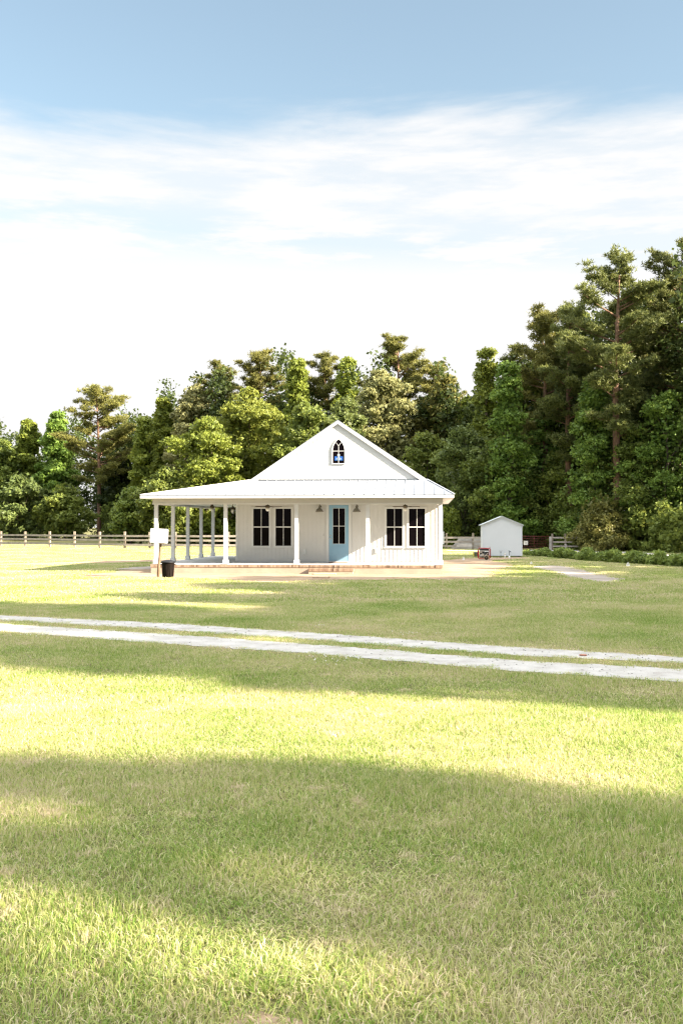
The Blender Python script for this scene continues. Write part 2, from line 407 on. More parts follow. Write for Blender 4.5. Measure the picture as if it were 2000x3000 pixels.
def strip(top, bot):
    return [gp(*p) for p in top] + [gp(*p) for p in reversed(bot)]
def extend(P, dx=400):
    a, b = P[0], P[1]; c, d = P[-2], P[-1]
    k0 = (b[1] - a[1]) / (b[0] - a[0]); k1 = (d[1] - c[1]) / (d[0] - c[0])
    return [(a[0] - dx, a[1] - k0 * dx)] + P + [(d[0] + dx, d[1] + k1 * dx)]
far_t = extend([(0, 1803.5), (500, 1827), (1000, 1860), (1500, 1896), (2000, 1926)])
far_b = extend([(0, 1817.5), (500, 1847), (1000, 1882), (1500, 1921), (2000, 1944)])
nr_t = extend([(0, 1828), (500, 1860), (1000, 1895), (1500, 1936), (2000, 1962)])
nr_b = extend([(0, 1851), (500, 1889), (1000, 1924), (1500, 1968), (2000, 2002)])
sheet('track_verge', strip([(x, y - 4) for x, y in far_t], [(x, y + 5) for x, y in nr_b]), M['thatch'], 0.004, 0.05, 0.2, 3, clear=False)
sheet('gravel_track', strip(far_t, far_b), M['gravel'], 0.008, 0.03, 0.12, 4)
sheet('gravel_track', strip(nr_t, nr_b), M['gravel'], 0.012, 0.03, 0.12, 5)
sheet('dirt_yard', [gp(*p) for p in [(225, 1686), (330, 1675), (415, 1663), (560, 1655), (900, 1640), (1296, 1643), (1345, 1637), (1420, 1634), (1545, 1632), (1550, 1636), (1440, 1642), (1505, 1652), (1500, 1660), (1470, 1668), (1448, 1676), (1452, 1688), (1360, 1699), (1230, 1697), (1080, 1699), (960, 1699), (830, 1706), (740, 1704), (640, 1697), (500, 1692), (380, 1690), (260, 1691)]], M['sand'], 0.004, 0.10, 0.4, 6)
sheet('dirt_patch', [gp(*p) for p in [(1560, 1661), (1600, 1656), (1660, 1659), (1720, 1672), (1770, 1684), (1825, 1697), (1815, 1706), (1740, 1704), (1690, 1697), (1640, 1684)]], M['dirt'], 0.004, 0.12, 0.5, 7)
sheet('sandy_path', [gp(*p) for p in [(-300, 1654), (0, 1651.5), (150, 1648), (300, 1643.5), (470, 1639), (640, 1636), (640, 1641), (470, 1646), (300, 1650), (150, 1653.5), (0, 1655.5), (-300, 1657)]], M['sand'], 0.004, 0.10, 0.5, 8)
sheet('sandy_path', [gp(*p) for p in [(330, 1668), (380, 1662), (450, 1659), (560, 1651), (640, 1650), (640, 1656), (450, 1668)]], M['dirt'], 0.008, 0.10, 0.5, 12)
sheet('farm_road', [gp(*p) for p in [(1300, 1611.5), (1420, 1611.5), (1530, 1611), (1650, 1611.5), (1760, 1613), (1880, 1619), (2000, 1627), (2300, 1655), (2300, 1690), (2000, 1636), (1880, 1625), (1760, 1619), (1650, 1618.5), (1530, 1618.5), (1420, 1615), (1300, 1615)]], M['road'], 0.004, 0.05, 0.6, 9)
sheet('sand_patch', [gp(*p) for p in [(640, 3040), (640, 3000), (690, 2978), (760, 2968), (820, 2972), (870, 2984), (905, 3000), (920, 3040)]], M['sand'], 0.004, 0.035, 0.05, 10, clear=False)
# ------------------------------------------------------------------ farmhouse
YF = gp(900, 1681)[1]
YP = YF + 0.14; YW = YF + 2.75; YE = YF - 0.45; YB = YF * 1.273 + 0.3
zF = pl(900, 1655, YF)[1]
XL = pl(410.5, 1449, YE)[0]; XR = pl(1330, 1449, YE)[0]
zE = pl(900, 1449, YE)[1]
XfL = pl(441, 1650, YF)[0]; XfR = pl(1296, 1650, YF)[0]
XwL = pl(692, 1600, YW)[0]; XwR = XfR
zBm = pl(900, 1477, YF)[1]
house = thing('farmhouse', 'white one-storey board farmhouse with wraparound porch, gabled metal roof and pale blue door', 'house', ((XfL + XfR) / 2, YF, 0))
HO = Vector(house.location)
class HB(MB):                         # parts in world coordinates, parented to the house
    def build(s, name, mat, parent=None, bevel=0):
        s.v = [tuple(Vector(v) - HO) for v in s.v]
        return MB.build(s, name, mat, parent or house, bevel)
# foundation, floor, brick course
f = HB().box(XfL + .02, XfR - .02, YF + .02, YB, -0.1, zF - 0.10).build('foundation', M['stucco'])
bc = HB()
x = XfL; i = 0
while x < XfR - 0.03:
    bc.box(x + .005, min(x + 0.067, XfR), YF, YF + .2, zF - 0.105, zF - 0.002 - 0.003 * ((i * 7) % 3)); x += 0.072; i += 1
y = YF + 0.2
while y < YB:
    bc.box(XfL, XfL + .2, y + .005, y + .067, zF - .105, zF - .004); y += .072
bc.build('brick_course', M['brick'], f)
HB().box(XfL + .006, XfR - .006, YF + .008, YB, zF - 0.104, zF - 0.006).build('mortar_bed', M['stucco'], f)
HB().box(XfL + .03, XfR - .03, YF + .06, YB - .05, zF - 0.02, zF + 0.008).build('porch_floor', M['concrete'])
# brick step
sx0, sz = pl(903, 1666, YF - .35); sx1 = pl(1034, 1666, YF - .35)[0]
st = HB(); x = sx0
while x < sx1 - .03:
    st.box(x + .005, x + .067, YF - .36, YF - .003, sz - .11, sz); x += .072
stp = HB().box(sx0 + .01, sx1 - .01, YF - .345, YF - .004, -0.05, sz - .008).build('porch_step', M['stucco'])
st.build('brick_tread', M['brick'], stp)
# walls: front and side shells with vertical battens, window / door openings filled by their parts
zT = zE + 0.05
openings = []
def rect(px0, px1, py0, py1, Y):
    a = pl(px0, py1, Y); b = pl(px1, py0, Y); return (a[0], b[0], a[1], b[1])
wins = [rect(742.5, 788.5, 1490.5, 1599, YW), rect(807.5, 853, 1490.5, 1599, YW), rect(1132, 1178, 1490.5, 1599.5, YW), rect(1197.5, 1244, 1490.5, 1599.5, YW)]
door = rect(963.5, 1021, 1480, 1640, YW)
xr, zr = pl(989, 1229.5, YW - .12)
mM = (zr - zE) / (XR - xr)
zG = pl(990, 1406, YW)[1]
sF = (zG - zE) / (YW - YE)
wl = HB()
wl.box(XwL, XwR, YW, YW + .12, zF + 0.06, zE - 0.1)
wl.box(XwL, XwL + .12, YW + .122, YB, zF + 0.06, zG - 0.35)
wl.box(XwR - .12, XwR, YW + .122, YB, zF + 0.06, zE - .15)
wl.box(XwL + .122, XwR - .122, YB - .12, YB, zF + 0.06, zE - .15)
allo = [(a[0] - .1, a[1] + .1, a[2] - .1, a[3] + .1) for a in wins] + [(door[0] - .1, door[1] + .1, 0, door[3] + .1)]
x = XwL + .12
while x < XwR - .15:
    segs = [(zF + .07, zE - .12)]
    for o_ in allo:
        if o_[0] < x + .02 and o_[1] > x - .02:
            ns = []
            for a, b in segs:
                if o_[2] > a: ns.append((a, min(b, o_[2])))
                if o_[3] < b: ns.append((max(a, o_[3]), b))
            segs = [q for q in ns if q[1] - q[0] > .02]
    for a, b in segs: wl.box(x - .02, x + .02, YW - .016, YW - .0005, a, b)
    x += 0.182
y = YW + .3
while y < YB - .2:
    wl.box(XwL - .02, XwL - .0005, y - .02, y + .02, zF + .07, zG - .4)
    wl.box(XwR + .0005, XwR + .02, y - .02, y + .02, zF + .07, zE - .2); y += .182
wl.build('wall', M['siding'])
HB().box(XwL + .02, XwR - .02, YW + .01, YB - .02, zF + .001, zF + .058).build('wall_footing', M['concrete'])
HB().box(XwL - .012, XwL + .085, YW - .034, YW - .0165, zF + .065, zE - .3).build('corner_board', M['trim'])
HB().box(XwR - .085, XwR + .012, YW - .034, YW - .0165, zF + .065, zE - .3).build('corner_board', M['trim'])
# gable wall
gx0 = xr - (zr - zG) / mM; gx1 = xr + (zr - zG) / mM
gt = 0.16
gw = HB(); gw.prism([(gx0 + .05, zG + .02), (gx1 - .05, zG + .02), (xr, zr - gt)], YW - .06, YW + .1)
x = gx0 + .3
while x < gx1 - .25:
    top = zr - gt - abs(x - xr) * mM - .02
    if top > zG + .06: gw.box(x - .014, x + .014, YW - .0665, YW - .0605, zG + .03, top)
    x += .182
gable = gw.build('gable_wall', M['siding'])
# roofs
yr = YW - .12
zq = zE + sF * (yr - YE); xq0 = xr - (zr - zq) / mM; xq1 = xr + (zr - zq) / mM
rf = HB()
T = .05
rf.slab([(xr, yr, zr), (xr, YB + .3, zr), (XR, YB + .3, zE), (XR, YE, zE), (gx1, YW, zG + .004), (xq1, yr, zq + .004)], T)
rf.slab([(xr, yr, zr), (xq0, yr, zq + .004), (gx0, YW, zG + .004), (gx0, YB + .3, zG + .004), (xr, YB + .3, zr)], T)
mroof = rf.build('main_roof', M['roof'])
pr = HB()
pr.slab([(XL, YE, zE), (XR, YE, zE), (gx1, YW, zG), (gx0, YW, zG)], T)
pr.slab([(XL, YE, zE), (gx0, YW, zG), (gx0, YB + .3, zG), (XL, YB + .3, zE)], T)
x = XL + .35
while x < XR - .15:
    # seam runs straight up-slope until it meets hip or wall
    if x < gx0: t = (x - XL) / (gx0 - XL)
    elif x > gx1: t = (XR - x) / (XR - gx1)
    else: t = 1.0
    if t > .05:
        ye = YE + (YW - YE) * t; ze = zE + (zG - zE) * t
        pr.bar((x, YE - .01, zE + .008), (x, ye - .02, ze + .008), .03, .02)
    x += .41
y = YE + .4
while y < YB:
    t = min(1, (y - YE) / (YW - YE)); xe = XL + (gx0 - XL) * t; ze = zE + (zG - zE) * t
    pr.bar((XL - .01, y, zE + .008), (xe - .02, y, ze + .008), .03, .02); y += .41
pr.build('porch_roof', M['roof'])
HB().bar((XL, YE, zE + .015), (gx0, YW, zG + .02), .09, .03).build('hip_cap', M['trim'], mroof)
HB().bar((XR, YE, zE + .015), (gx1, YW, zG + .02), .07, .03).build('hip_cap', M['roof'], mroof)
HB().bar((gx0 + .12, YW - .1, zG + .012), (gx1 - .12, YW - .1, zG + .012), .05, .03).build('flashing', M['galv'], mroof)
rk = HB()
for x1_, x0_ in ((xr, xq1), (xr, xq0)):
    zz0 = zq + .0
    a = Vector((x1_, yr - .012, zr - T)); b = Vector((x0_, yr - .012, zz0 - T * 0.2))
    w_ = .13
    rk.add([(a.x, yr - .03, a.z), (b.x, yr - .03, b.z + .0), (b.x - (b.x - a.x) * .06, yr - .03, b.z - .06), (a.x, yr - .03, a.z - w_),
            (a.x, yr - .002, a.z), (b.x, yr - .002, b.z + .0), (b.x - (b.x - a.x) * .06, yr - .002, b.z - .06), (a.x, yr - .002, a.z - w_)],
           [(0, 1, 2, 3), (7, 6, 5, 4), (0, 4, 5, 1), (1, 5, 6, 2), (2, 6, 7, 3), (3, 7, 4, 0)])
rk.build('rake_board', M['trim'], mroof)
sf = HB()
for sgn, xx in ((1, xq1), (-1, xq0)):
    sf.slab([(xr, yr, zr - T - .01), (xx - sgn * .15, yr, zq + .15 * mM - T - .01), (xx - sgn * .15, YW - .062, zq + .15 * mM - T - .01), (xr, YW - .062, zr - T - .01)], .03)
sf.build('gable_soffit', M['trim'], mroof)
# fascia, soffit, beam, ceiling
fa = HB()
fh = .135
fa.box(XL, XR, YE + .0, YE + .03, zE - T - fh + .045, zE - T + .0)
fa.box(XL, XL + .03, YE + .031, YB + .3, zE - T - fh + .045, zE - T)
fa.box(XR - .03, XR, YE + .031, YB + .3, zE - T - fh + .045, zE - T)
fa.build('fascia', M['trim'])
zs = zE - T - fh + .047
HB().box(XL + .031, XfL + .02, YE + .031, YB + .28, zs, zs + .015).box(XfR - .02, XR - .031, YE + .031, YB + .28, zs, zs + .015).box(XfL + .021, XfR - .021, YE + .031, YF + .0, zs, zs + .015).build('soffit', M['trim'])
bmx0 = pl(447, 1470, YF)[0]; bmx1 = XfR
bm_ = HB()
bm_.box(bmx0, bmx1, YF + .03, YF + .23, zBm + .055, zs - .001)
bm_.box(bmx0, bmx0 + .2, YF + .231, YB, zBm + .055, zs - .001)
bm_.box(bmx1 - .2, bmx1, YF + .231, YW - .03, zBm + .055, zs - .001)
x = bmx0 + .1
while x < bmx1: bm_.box(x - .018, x + .018, YF + .012, YF + .0295, zBm + .058, zs - .002); x += .182
beam = bm_.build('porch_beam', M['siding'])
HB().box(bmx0 - .01, bmx1 + .01, YF + .0, YF + .25, zBm, zBm + .053).box(bmx0 - .01, bmx0 + .21, YF + .251, YB, zBm, zBm + .053).box(bmx1 - .21, bmx1 + .01, YF + .251, YW - .03, zBm, zBm + .053).build('beam_trim', M['trim'], beam)
HB().box(bmx0 + .21, bmx1 - .21, YF + .26, YW - .03, zBm + .09, zBm + .12).box(bmx0 + .21, XwL - .03, YW - .029, YB, zBm + .09, zBm + .12).build('porch_ceiling', M['ceiling'])
# posts
def post(cx, cy):
    p = HB().box(cx - .075, cx + .075, cy - .075, cy + .075, zF + .2, zBm - .001).build('porch_post', M['post'], bevel=.006)
    HB().box(cx - .11, cx + .11, cy - .11, cy + .11, zF + .008, zF + .2).build('post_base', M['post'], p, bevel=.012)
    return p
pcy = YF + .13
pposts = [post(pl(px, 1560, pcy)[0], pcy) for px in (458, 661, 868.5, 1077, 1289)]
for k in range(1, 5): post(pl(458, 1560, pcy)[0], pcy + (YB - .2 - pcy) * k / 4)
# house number running up the fourth post
def text_mesh(body, size, ext, mat, name, loc, rot, parent):
    cu = bpy.data.curves.new('t', 'FONT'); cu.body = body; cu.size = size; cu.extrude = ext; cu.align_x = 'CENTER'; cu.align_y = 'CENTER'
    t = bpy.data.objects.new('t', cu); COL.objects.link(t); bpy.context.view_layer.update()
    me = bpy.data.meshes.new_from_object(t); bpy.data.objects.remove(t); bpy.data.curves.remove(cu)
    me.materials.clear(); me.materials.append(mat)
    me.transform(Matrix.Translation(Vector(loc)) @ rot.to_4x4())
    o = bpy.data.objects.new(name, me); COL.objects.link(o); o.parent = parent
    return o
from mathutils import Euler
nx, nz = pl(1077.5, 1534.5, pcy - .078)
text_mesh('12426', .115, .002, M['num'], 'house_number', Vector((nx, pcy - .079, nz)) - HO, (Euler((R(90), 0, 0)).to_matrix() @ Euler((0, 0, R(90))).to_matrix()), pposts[3])
# windows
def window(r):
    x0, x1, z0, z1 = r; t = .085
    fr = HB()
    Y0, Y1 = YW - .045, YW - .0235
    fr.box(x0 - t, x0, Y0, Y1 + .02, z0 - .06, z1 + .07); fr.box(x1, x1 + t, Y0, Y1 + .02, z0 - .06, z1 + .07)
    fr.box(x0, x1, Y0, Y1 + .02, z1, z1 + .07); fr.box(x0, x1, Y0, Y1 + .02, z0 - .06, z0)
    wdw = fr.build('window', M['trim'])
    zm = z0 + (z1 - z0) * .508; xm = (x0 + x1) / 2
    HB().box(x0 + .001, x1 - .001, YW - .03, YW - .008, zm - .024, zm + .024).box(xm - .012, xm + .012, YW - .026, YW - .010, z0 + .001, zm - .025).box(xm - .012, xm + .012, YW - .026, YW - .010, zm + .025, z1 - .001).build('sash', M['trim'], wdw)
    HB().box(x0, x1, YW - .009, YW - .002, z0, z1).build('pane', M['glass'], wdw)
    HB().box(x0 - t - .02, x1 + t + .02, YW - .07, YW - .0235, z0 - .085, z0 - .0605).build('sill', M['trim'], wdw)
for r_ in wins: window(r_)
# outer band round each pair
# door
x0, x1, z0, z1 = door
z0 = zF + .075
dc = HB()
dc.box(x0 - .11, x0 - .005, YW - .045, YW - .0005, zF + .01, z1 + .02); dc.box(x1 + .005, x1 + .11, YW - .045, YW - .0005, zF + .01, z1 + .02); dc.box(x0 - .11, x1 + .11, YW - .045, YW - .0005, z1 + .021, z1 + .09)
dd = HB()
gx = rect(975.3, 1010, 1489.5, 1593, YW)
Yd = YW - .035
dd.box(x0, gx[0] - .012, Yd, YW - .004, z0, z1); dd.box(gx[1] + .012, x1, Yd, YW - .004, z0, z1)
dd.box(gx[0] - .012, gx[1] + .012, Yd, YW - .004, gx[3] + .012, z1); dd.box(gx[0] - .012, gx[1] + .012, Yd, YW - .004, z0, gx[2] - .012)
pn = rect(973.7, 1006, 1601, 1618, YW)
dd.box(pn[0] + .02, pn[1] + .04, Yd - .012, Yd - .0005, pn[2], pn[3])
dr = dd.build('door', M['door'])
dc.build('door_frame', M['trim'], dr)
HB().box(gx[0], gx[1], YW - .018, YW - .008, gx[2], gx[3]).build('pane', M['glass'], dr)
xm = (gx[0] + gx[1]) / 2; zm = (gx[2] + gx[3]) / 2
HB().box(gx[0] - .012, gx[0], Yd + .004, YW - .004, gx[2] - .012, gx[3] + .012).box(gx[1], gx[1] + .012, Yd + .004, YW - .004, gx[2] - .012, gx[3] + .012).box(gx[0], gx[1], Yd + .004, YW - .004, gx[3], gx[3] + .012).box(gx[0], gx[1], Yd + .004, YW - .004, gx[2] - .012, gx[2]).box(xm - .012, xm + .012, Yd + .006, YW - .016, gx[2], gx[3]).box(gx[0], gx[1], Yd + .008, YW - .017, zm - .012, zm + .012).build('glazing_bars', M['trim'], dr)
kx, kz = pl(966.8, 1578, Yd)
HB().lathe([(0, -.055), (.03, -.05), (.034, -.035), (.02, -.02), (.028, 0), (0, 0)], n=14, M=Matrix.Translation((kx + .02, Yd, kz)) @ Matrix.Rotation(R(-90), 4, 'X')).build('door_knob', M['steel'], dr)
kx, kz = pl(966.8, 1569.5, Yd)
HB().lathe([(0, -.02), (.026, -.018), (.03, 0), (0, 0)], n=14, M=Matrix.Translation((kx + .02, Yd, kz)) @ Matrix.Rotation(R(-90), 4, 'X')).build('deadbolt', M['steel'], dr)
HB().box(x0 - .005, x1 + .005, YW - .1, YW - .005, zF + .009, zF + .07).build('threshold', M['concrete'], dr)
# gable window (pointed arch)
Yg = YW - .0825
def gpt(px, py): return pl(px, py, Yg)
def arch(grow=0.0, n=9):
    L_, zb = gpt(974.4, 1357.5); R_, _ = gpt(1008.8, 1357.5); zs_ = gpt(990, 1321.5)[1]; zt = gpt(991.5, 1286.5)[1]
    L_ -= grow; R_ += grow; zb -= grow; zt += grow * 1.4
    c = (L_ + R_) / 2; w_ = (R_ - L_) / 2; h_ = zt - zs_
    rad = (w_ * w_ + h_ * h_) / (2 * w_)
    pts = [(L_, zb), (R_, zb), (R_, zs_)]
    amax = math.asin(h_ / rad)
    for i in range(1, n): a = amax * i / n; pts.append((R_ - rad + rad * math.cos(a), zs_ + rad * math.sin(a)))
    pts.append((c, zt))
    for i in range(n - 1, 0, -1): a = amax * i / n; pts.append((L_ + rad - rad * math.cos(a), zs_ + rad * math.sin(a)))
    pts.append((L_, zs_))
    return pts
inn, out = arch(0), arch(.032)
fr = HB(); n = len(inn)
vs = [(x, Yg - .03, z) for x, z in out] + [(x, Yg - .03, z) for x, z in inn] + [(x, YW - .061, z) for x, z in out] + [(x, YW - .061, z) for x, z in inn]
fs = []
for i in range(n):
    j = (i + 1) % n
    fs += [(i, j, n + j, n + i), (n + i, n + j, 3 * n + j, 3 * n + i), (i, 2 * n + i, 2 * n + j, j)]
fr.add(vs, fs)
gwn = fr.build('gable_window', M['trim'])
pg = HB().prism([(c[0] + (x - c[0]) * 1.02, z) for c in [((inn[0][0] + inn[1][0]) / 2, 0)] for x, z in inn], Yg - .004, Yg + .002).build('pane', M['glass'], gwn)
c0 = (inn[0][0] + inn[1][0]) / 2; zh = inn[2][1]; zb = inn[0][1]; zt = max(z for x, z in inn)
mt = HB().box(c0 - .010, c0 + .010, Yg - .02, Yg - .0045, zb, zh + (zt - zh) * .35)
mt.box(inn[0][0], inn[1][0], Yg - .022, Yg - .0047, zh - .011, zh + .011)
zy = zh + (zt - zh) * .35
for s_ in (-1, 1):
    prev = None
    for i in range(6):
        t = i / 5; p = (c0 + s_ * .115 * t ** 1.5, Yg - .012, zy + (zt - zh) * .36 * t)
        if prev: mt.bar(prev, p, .012, .017)
        prev = p
mt.build('glazing_bars', M['trim'], gwn)
ax, az = gpt(980, 1349); bx, bz = gpt(1004, 1337)
sk = HB().box(ax, bx, Yg - .0075, Yg - .0045, az, bz).build('sticker', M['sticker'], gwn)
cx_ = (ax + bx) / 2; hh = bz - az; ww = bx - ax
sw = HB().box(cx_ - .055, cx_ + .055, Yg - .0235, Yg - .0205, bz + .002, bz + .10)
sw.bar((cx_ - ww * .22, Yg - .009, az + hh * .45), (cx_, Yg - .009, bz - .01), .004, .02).bar((cx_ + ww * .22, Yg - .009, az + hh * .45), (cx_, Yg - .009, bz - .01), .004, .02)
sw.box(cx_ - ww * .34, cx_ + ww * .34, Yg - .010, Yg - .008, az + hh * .28, az + hh * .45)
sw.build('sticker_emblem', M['sticker_white'], gwn)
HB().box(cx_ - ww * .30, cx_ + ww * .30, Yg - .0095, Yg - .008, az + hh * .06, az + hh * .24).build('sticker_lettering', M['sticker_cyan'], gwn)
# barn lamps
for px in (935.5, 1044):
    lx, lz = pl(px, 1500, YW - .3)
    lp = HB()
    lp.lathe([(0, .24), (.03, .235), (.04, .19), (.06, .17), (.11, .13), (.15, .07), (.172, 0), (.165, 0), (.14, .065), (.05, .14), (0, .15)], (lx, YW - .3, lz), 22)
    la = lp.build('wall_lamp', M['lamp_metal'])
    HB().tube([(lx, YW - .3, lz + .22), (lx, YW - .28, lz + .32), (lx, YW - .18, lz + .34), (lx, YW - .08, lz + .27), (lx, YW - .03, lz + .24)], .014, 8).lathe([(0, -.02), (.06, -.02), (.06, 0), (0, 0)], n=14, M=Matrix.Translation((lx, YW - .024, lz + .24)) @ Matrix.Rotation(R(-90), 4, 'X')).build('lamp_arm', M['lamp_metal'], la)
# outlets and bell
for px, py, w_, h_ in ((892, 1616, .07, .115), (1103, 1613, .07, .115)):
    a, b = pl(px, py, YW)
    HB().box(a - w_, a + w_, YW - .06, YW - .0235, b - h_, b + h_).build('outlet_cover', M['trim'], bevel=.01)
a, b = pl(947, 1567, YW)
HB().box(a - .02, a + .02, YW - .045, YW - .0235, b - .05, b + .05).build('door_bell', M['steel'])
# ceiling fans
def fan(px, Y, py=1484, rot=.2, r=.62):
    fx, fz = pl(px, py, Y); zc = zBm + .09
    fz = min(fz, zc - .06)
    fb = HB().lathe([(0, .05), (.07, .05), (.09, .03), (.11, .0), (.11, -.05), (.06, -.08), (0, -.08)], (fx, Y, fz), 18)
    fb.tube([(fx, Y, fz + .05), (fx, Y, zc)], .02, 8); fb.lathe([(.02, -.05), (.06, -.03), (.07, 0), (0, 0)], (fx, Y, zc), 14)
    fo = fb.build('ceiling_fan', M['dark_metal'])
    for k in range(5):
        a = rot + k * 2 * math.pi / 5
        Mx = Matrix.Translation((fx, Y, fz - .02)) @ Matrix.Rotation(a, 4, 'Z') @ Matrix.Rotation(R(10), 4, 'X')
        HB().box(.1, r, -.065, .065, -.006, .006, Mx).build('blade', M['dark_metal'], fo, bevel=.004)
    HB().lathe([(.05, -.08), (.085, -.12), (.09, -.15), (.06, -.2), (.02, -.225), (0, -.23)], (fx, Y, fz), 16).build('lamp_globe', M['frost'], fo)
    HB().tube([(fx + .05, Y, fz - .08), (fx + .052, Y, fz - .42)], .0035, 5).build('pull_chain', M['steel'], fo)
fan(784, YF + 1.45, 1483, .1); fan(1186.5, YF + 1.45, 1483, .05); fan(621.5, YF + 4.6, 1484, .12, .66)
# hanging lantern by the side
lx, lz = pl(682, 1494, YF + 4.2)
ln = HB().lathe([(0, .2), (.03, .18), (.05, .12), (.13, .07), (.15, .04), (.11, .03), (0, .03)], (lx, YF + 4.2, lz), 12)
ln.tube([(lx, YF + 4.2, lz + .18), (lx, YF + 4.2, zBm + .09)], .012, 6)
for k in range(4):
    a = R(45 + 90 * k); ln.tube([(lx + .12 * math.cos(a), YF + 4.2 + .12 * math.sin(a), lz + .05), (lx + .08 * math.cos(a), YF + 4.2 + .08 * math.sin(a), lz - .14)], .01, 5)
lo = ln.build('porch_lantern', M['dark_metal'])
HB().lathe([(.06, .02), (.1, -.02), (.09, -.1), (.05, -.15), (0, -.16)], (lx, YF + 4.2, lz), 12).build('lantern_glass', M['frost'], lo)
# meter on the right flank
HB().box(XwR + .022, XwR + .16, YF + 6.0, YF + 6.35, zF + .75, zF + 1.35).tube([(XwR + .09, YF + 6.15, zF + 1.35), (XwR + .06, YF + 6.15, zE - .2)], .03, 8).build('meter_box', M['galv'])
# doormat, stepping boards
mx, mz = pl(991, 1645, YW - .5)
mo = MB().box(-.42, .42, -.2, .2, 0, .018).build('doormat', M['mat'], bevel=.004); mo.location = (pl(991, 1640, YW - .35)[0], YW - .38, zF + .009)
tag(mo, 'brown coir doormat on the porch floor before the blue door', 'doormat')
a = gp(950, 1684); o = MB().box(-.45, .45, -.26, .26, 0, .05).build('stepping_board', M['board'], bevel=.006); o.location = (a[0] + .02, YF - .36 - .33, .006); o.rotation_euler = (0, 0, R(2))
tag(o, 'wider tan board lying right against the brick porch step', 'board')
a = gp(941, 1693); o = MB().box(-.3, .3, -.26, .26, 0, .05).build('stepping_board', M['board'], bevel=.006); o.location = (a[0], a[1] - .1, .006); o.rotation_euler = (0, 0, R(-4))
tag(o, 'smaller square tan board on the dirt at the edge of the lawn below the step', 'board')

# ------------------------------------------------------------------ small things in the yard
# white box on a leaning post
a = gp(463, 1690)
sc_ = 0.01303
pb = thing('utility_post', 'white rounded meter box fixed on a leaning brown wooden post beside the black trash can', 'utility box', (a[0], a[1], 0))
MB().tube([(0, 0, -.1), (.04, 0, .5), (.09, 0, 1.05), (.11, 0, 1.32)], [.055, .052, .05, .048], 10).build('post', M['wood_post'], pb)
Mx = Matrix.Translation((.075, -.12, 1.595)) @ Matrix.Rotation(R(2.5), 4, 'Y') @ Matrix.Rotation(R(14), 4, 'Z')
bxo = MB().box(-.345, .345, -.11, .13, -.28, .28, Mx).build('box', M['box_white'], pb, bevel=.045)
MB().box(-.27, .25, -.122, -.1105, -.245, .08, Mx).build('box_door', M['box_white'], bxo, bevel=.004)
q = MB().box(-.29, .275, -.1165, -.1107, .083, .094, Mx); q.box(.252, .268, -.1165, -.1107, -.24, .082, Mx); q.box(.10, .22, -.126, -.1225, .0, .012, Mx); q.box(-.2, -.13, -.126, -.1225, -.07, -.055, Mx); q.box(.0, .03, -.126, -.1225, -.07, -.05, Mx)
q.build('seam', M['box_line'], bxo)
# trash can
a = gp(488, 1694)
tcn = thing('trash_can', 'black ribbed plastic trash can with a domed lid beside the wooden post', 'trash can', (a[0], a[1] + .22, 0), R(15))
MB().lathe([(0, 0), (.195, 0), (.2, .02), (.205, .1), (.215, .25), (.235, .56), (.24, .575), (.255, .58), (.255, .60), (.23, .60)], n=28).build('body', M['black_plastic'], tcn)
q = MB()
for k in range(10):
    a_ = 2 * math.pi * k / 10; c_, s_ = math.cos(a_), math.sin(a_); q.tube([(.205 * c_, .205 * s_, .05), (.234 * c_, .234 * s_, .52)], .011, 6)
q.build('ribs', M['black_plastic'], tcn)
MB().lathe([(.262, .575), (.27, .58), (.275, .61), (.25, .635), (.2, .66), (.12, .685), (.05, .70), (0, .702)], n=28).build('lid', M['lid_plastic'], tcn)
for s_ in (-1, 1): MB().tube([(s_ * .235, -.07, .53), (s_ * .30, -.06, .50), (s_ * .30, .06, .50), (s_ * .235, .07, .53)], .013, 8).build('handle', M['black_plastic'], tcn)
# shed
YS = gp(1467, 1632)[1]
sx0_, _ = pl(1412.5, 1600, YS); sx1_, _ = pl(1527, 1600, YS); sdep = 2.2
zb_ = pl(1467, 1629.5, YS)[1] ; zb_ = max(zb_, .06) + .02
ze_ = pl(1412, 1538, YS)[1]; zp_ = pl(1469, 1513, YS)[1]
shed = thing('shed', 'small white windowless metal shed with shallow gable roof right of the farmhouse', 'shed', ((sx0_ + sx1_) / 2, YS, 0))
hw = (sx1_ - sx0_) / 2
q = MB().prism([(-hw, zb_), (hw, zb_), (hw, ze_), (0, zp_ - .03), (-hw, ze_)], 0, sdep)
k = -hw + .15
while k < hw: q.box(k - .004, k + .004, -.006, -.0005, zb_ + .02, ze_ + (zp_ - ze_) * (1 - abs(k) / hw) - .12); k += .3
q.build('wall', M['shed'], shed)
q = MB(); ov = .13; sl_ = (zp_ - ze_) / hw
for s_ in (-1, 1): q.slab([(0, -.1, zp_ + .03), (s_ * (hw + ov), -.1, ze_ - sl_ * ov + .06), (s_ * (hw + ov), sdep + .1, ze_ - sl_ * ov + .06), (0, sdep + .1, zp_ + .03)], .04)
q.build('roof', M['shed_roof'], shed)
q = MB()
for s_ in (-1, 1): q.add([(0, -.02, zp_ - .012), (s_ * (hw + .08), -.02, ze_ - sl_ * .08 + .018), (s_ * (hw + .08), -.02, ze_ - sl_ * .08 - .10), (0, -.02, zp_ - .14), (0, -.001, zp_ - .012), (s_ * (hw + .08), -.001, ze_ - sl_ * .08 + .018), (s_ * (hw + .08), -.001, ze_ - sl_ * .08 - .10), (0, -.001, zp_ - .14)], [(0, 1, 2, 3), (7, 6, 5, 4), (0, 4, 5, 1), (1, 5, 6, 2), (2, 6, 7, 3), (3, 7, 4, 0)])
for s_ in (-1, 1): q.box(s_ * hw - .04, s_ * hw + .04, -.03, -.0005, zb_ + .005, ze_ - .11)
q.build('trim', M['shed'], shed)
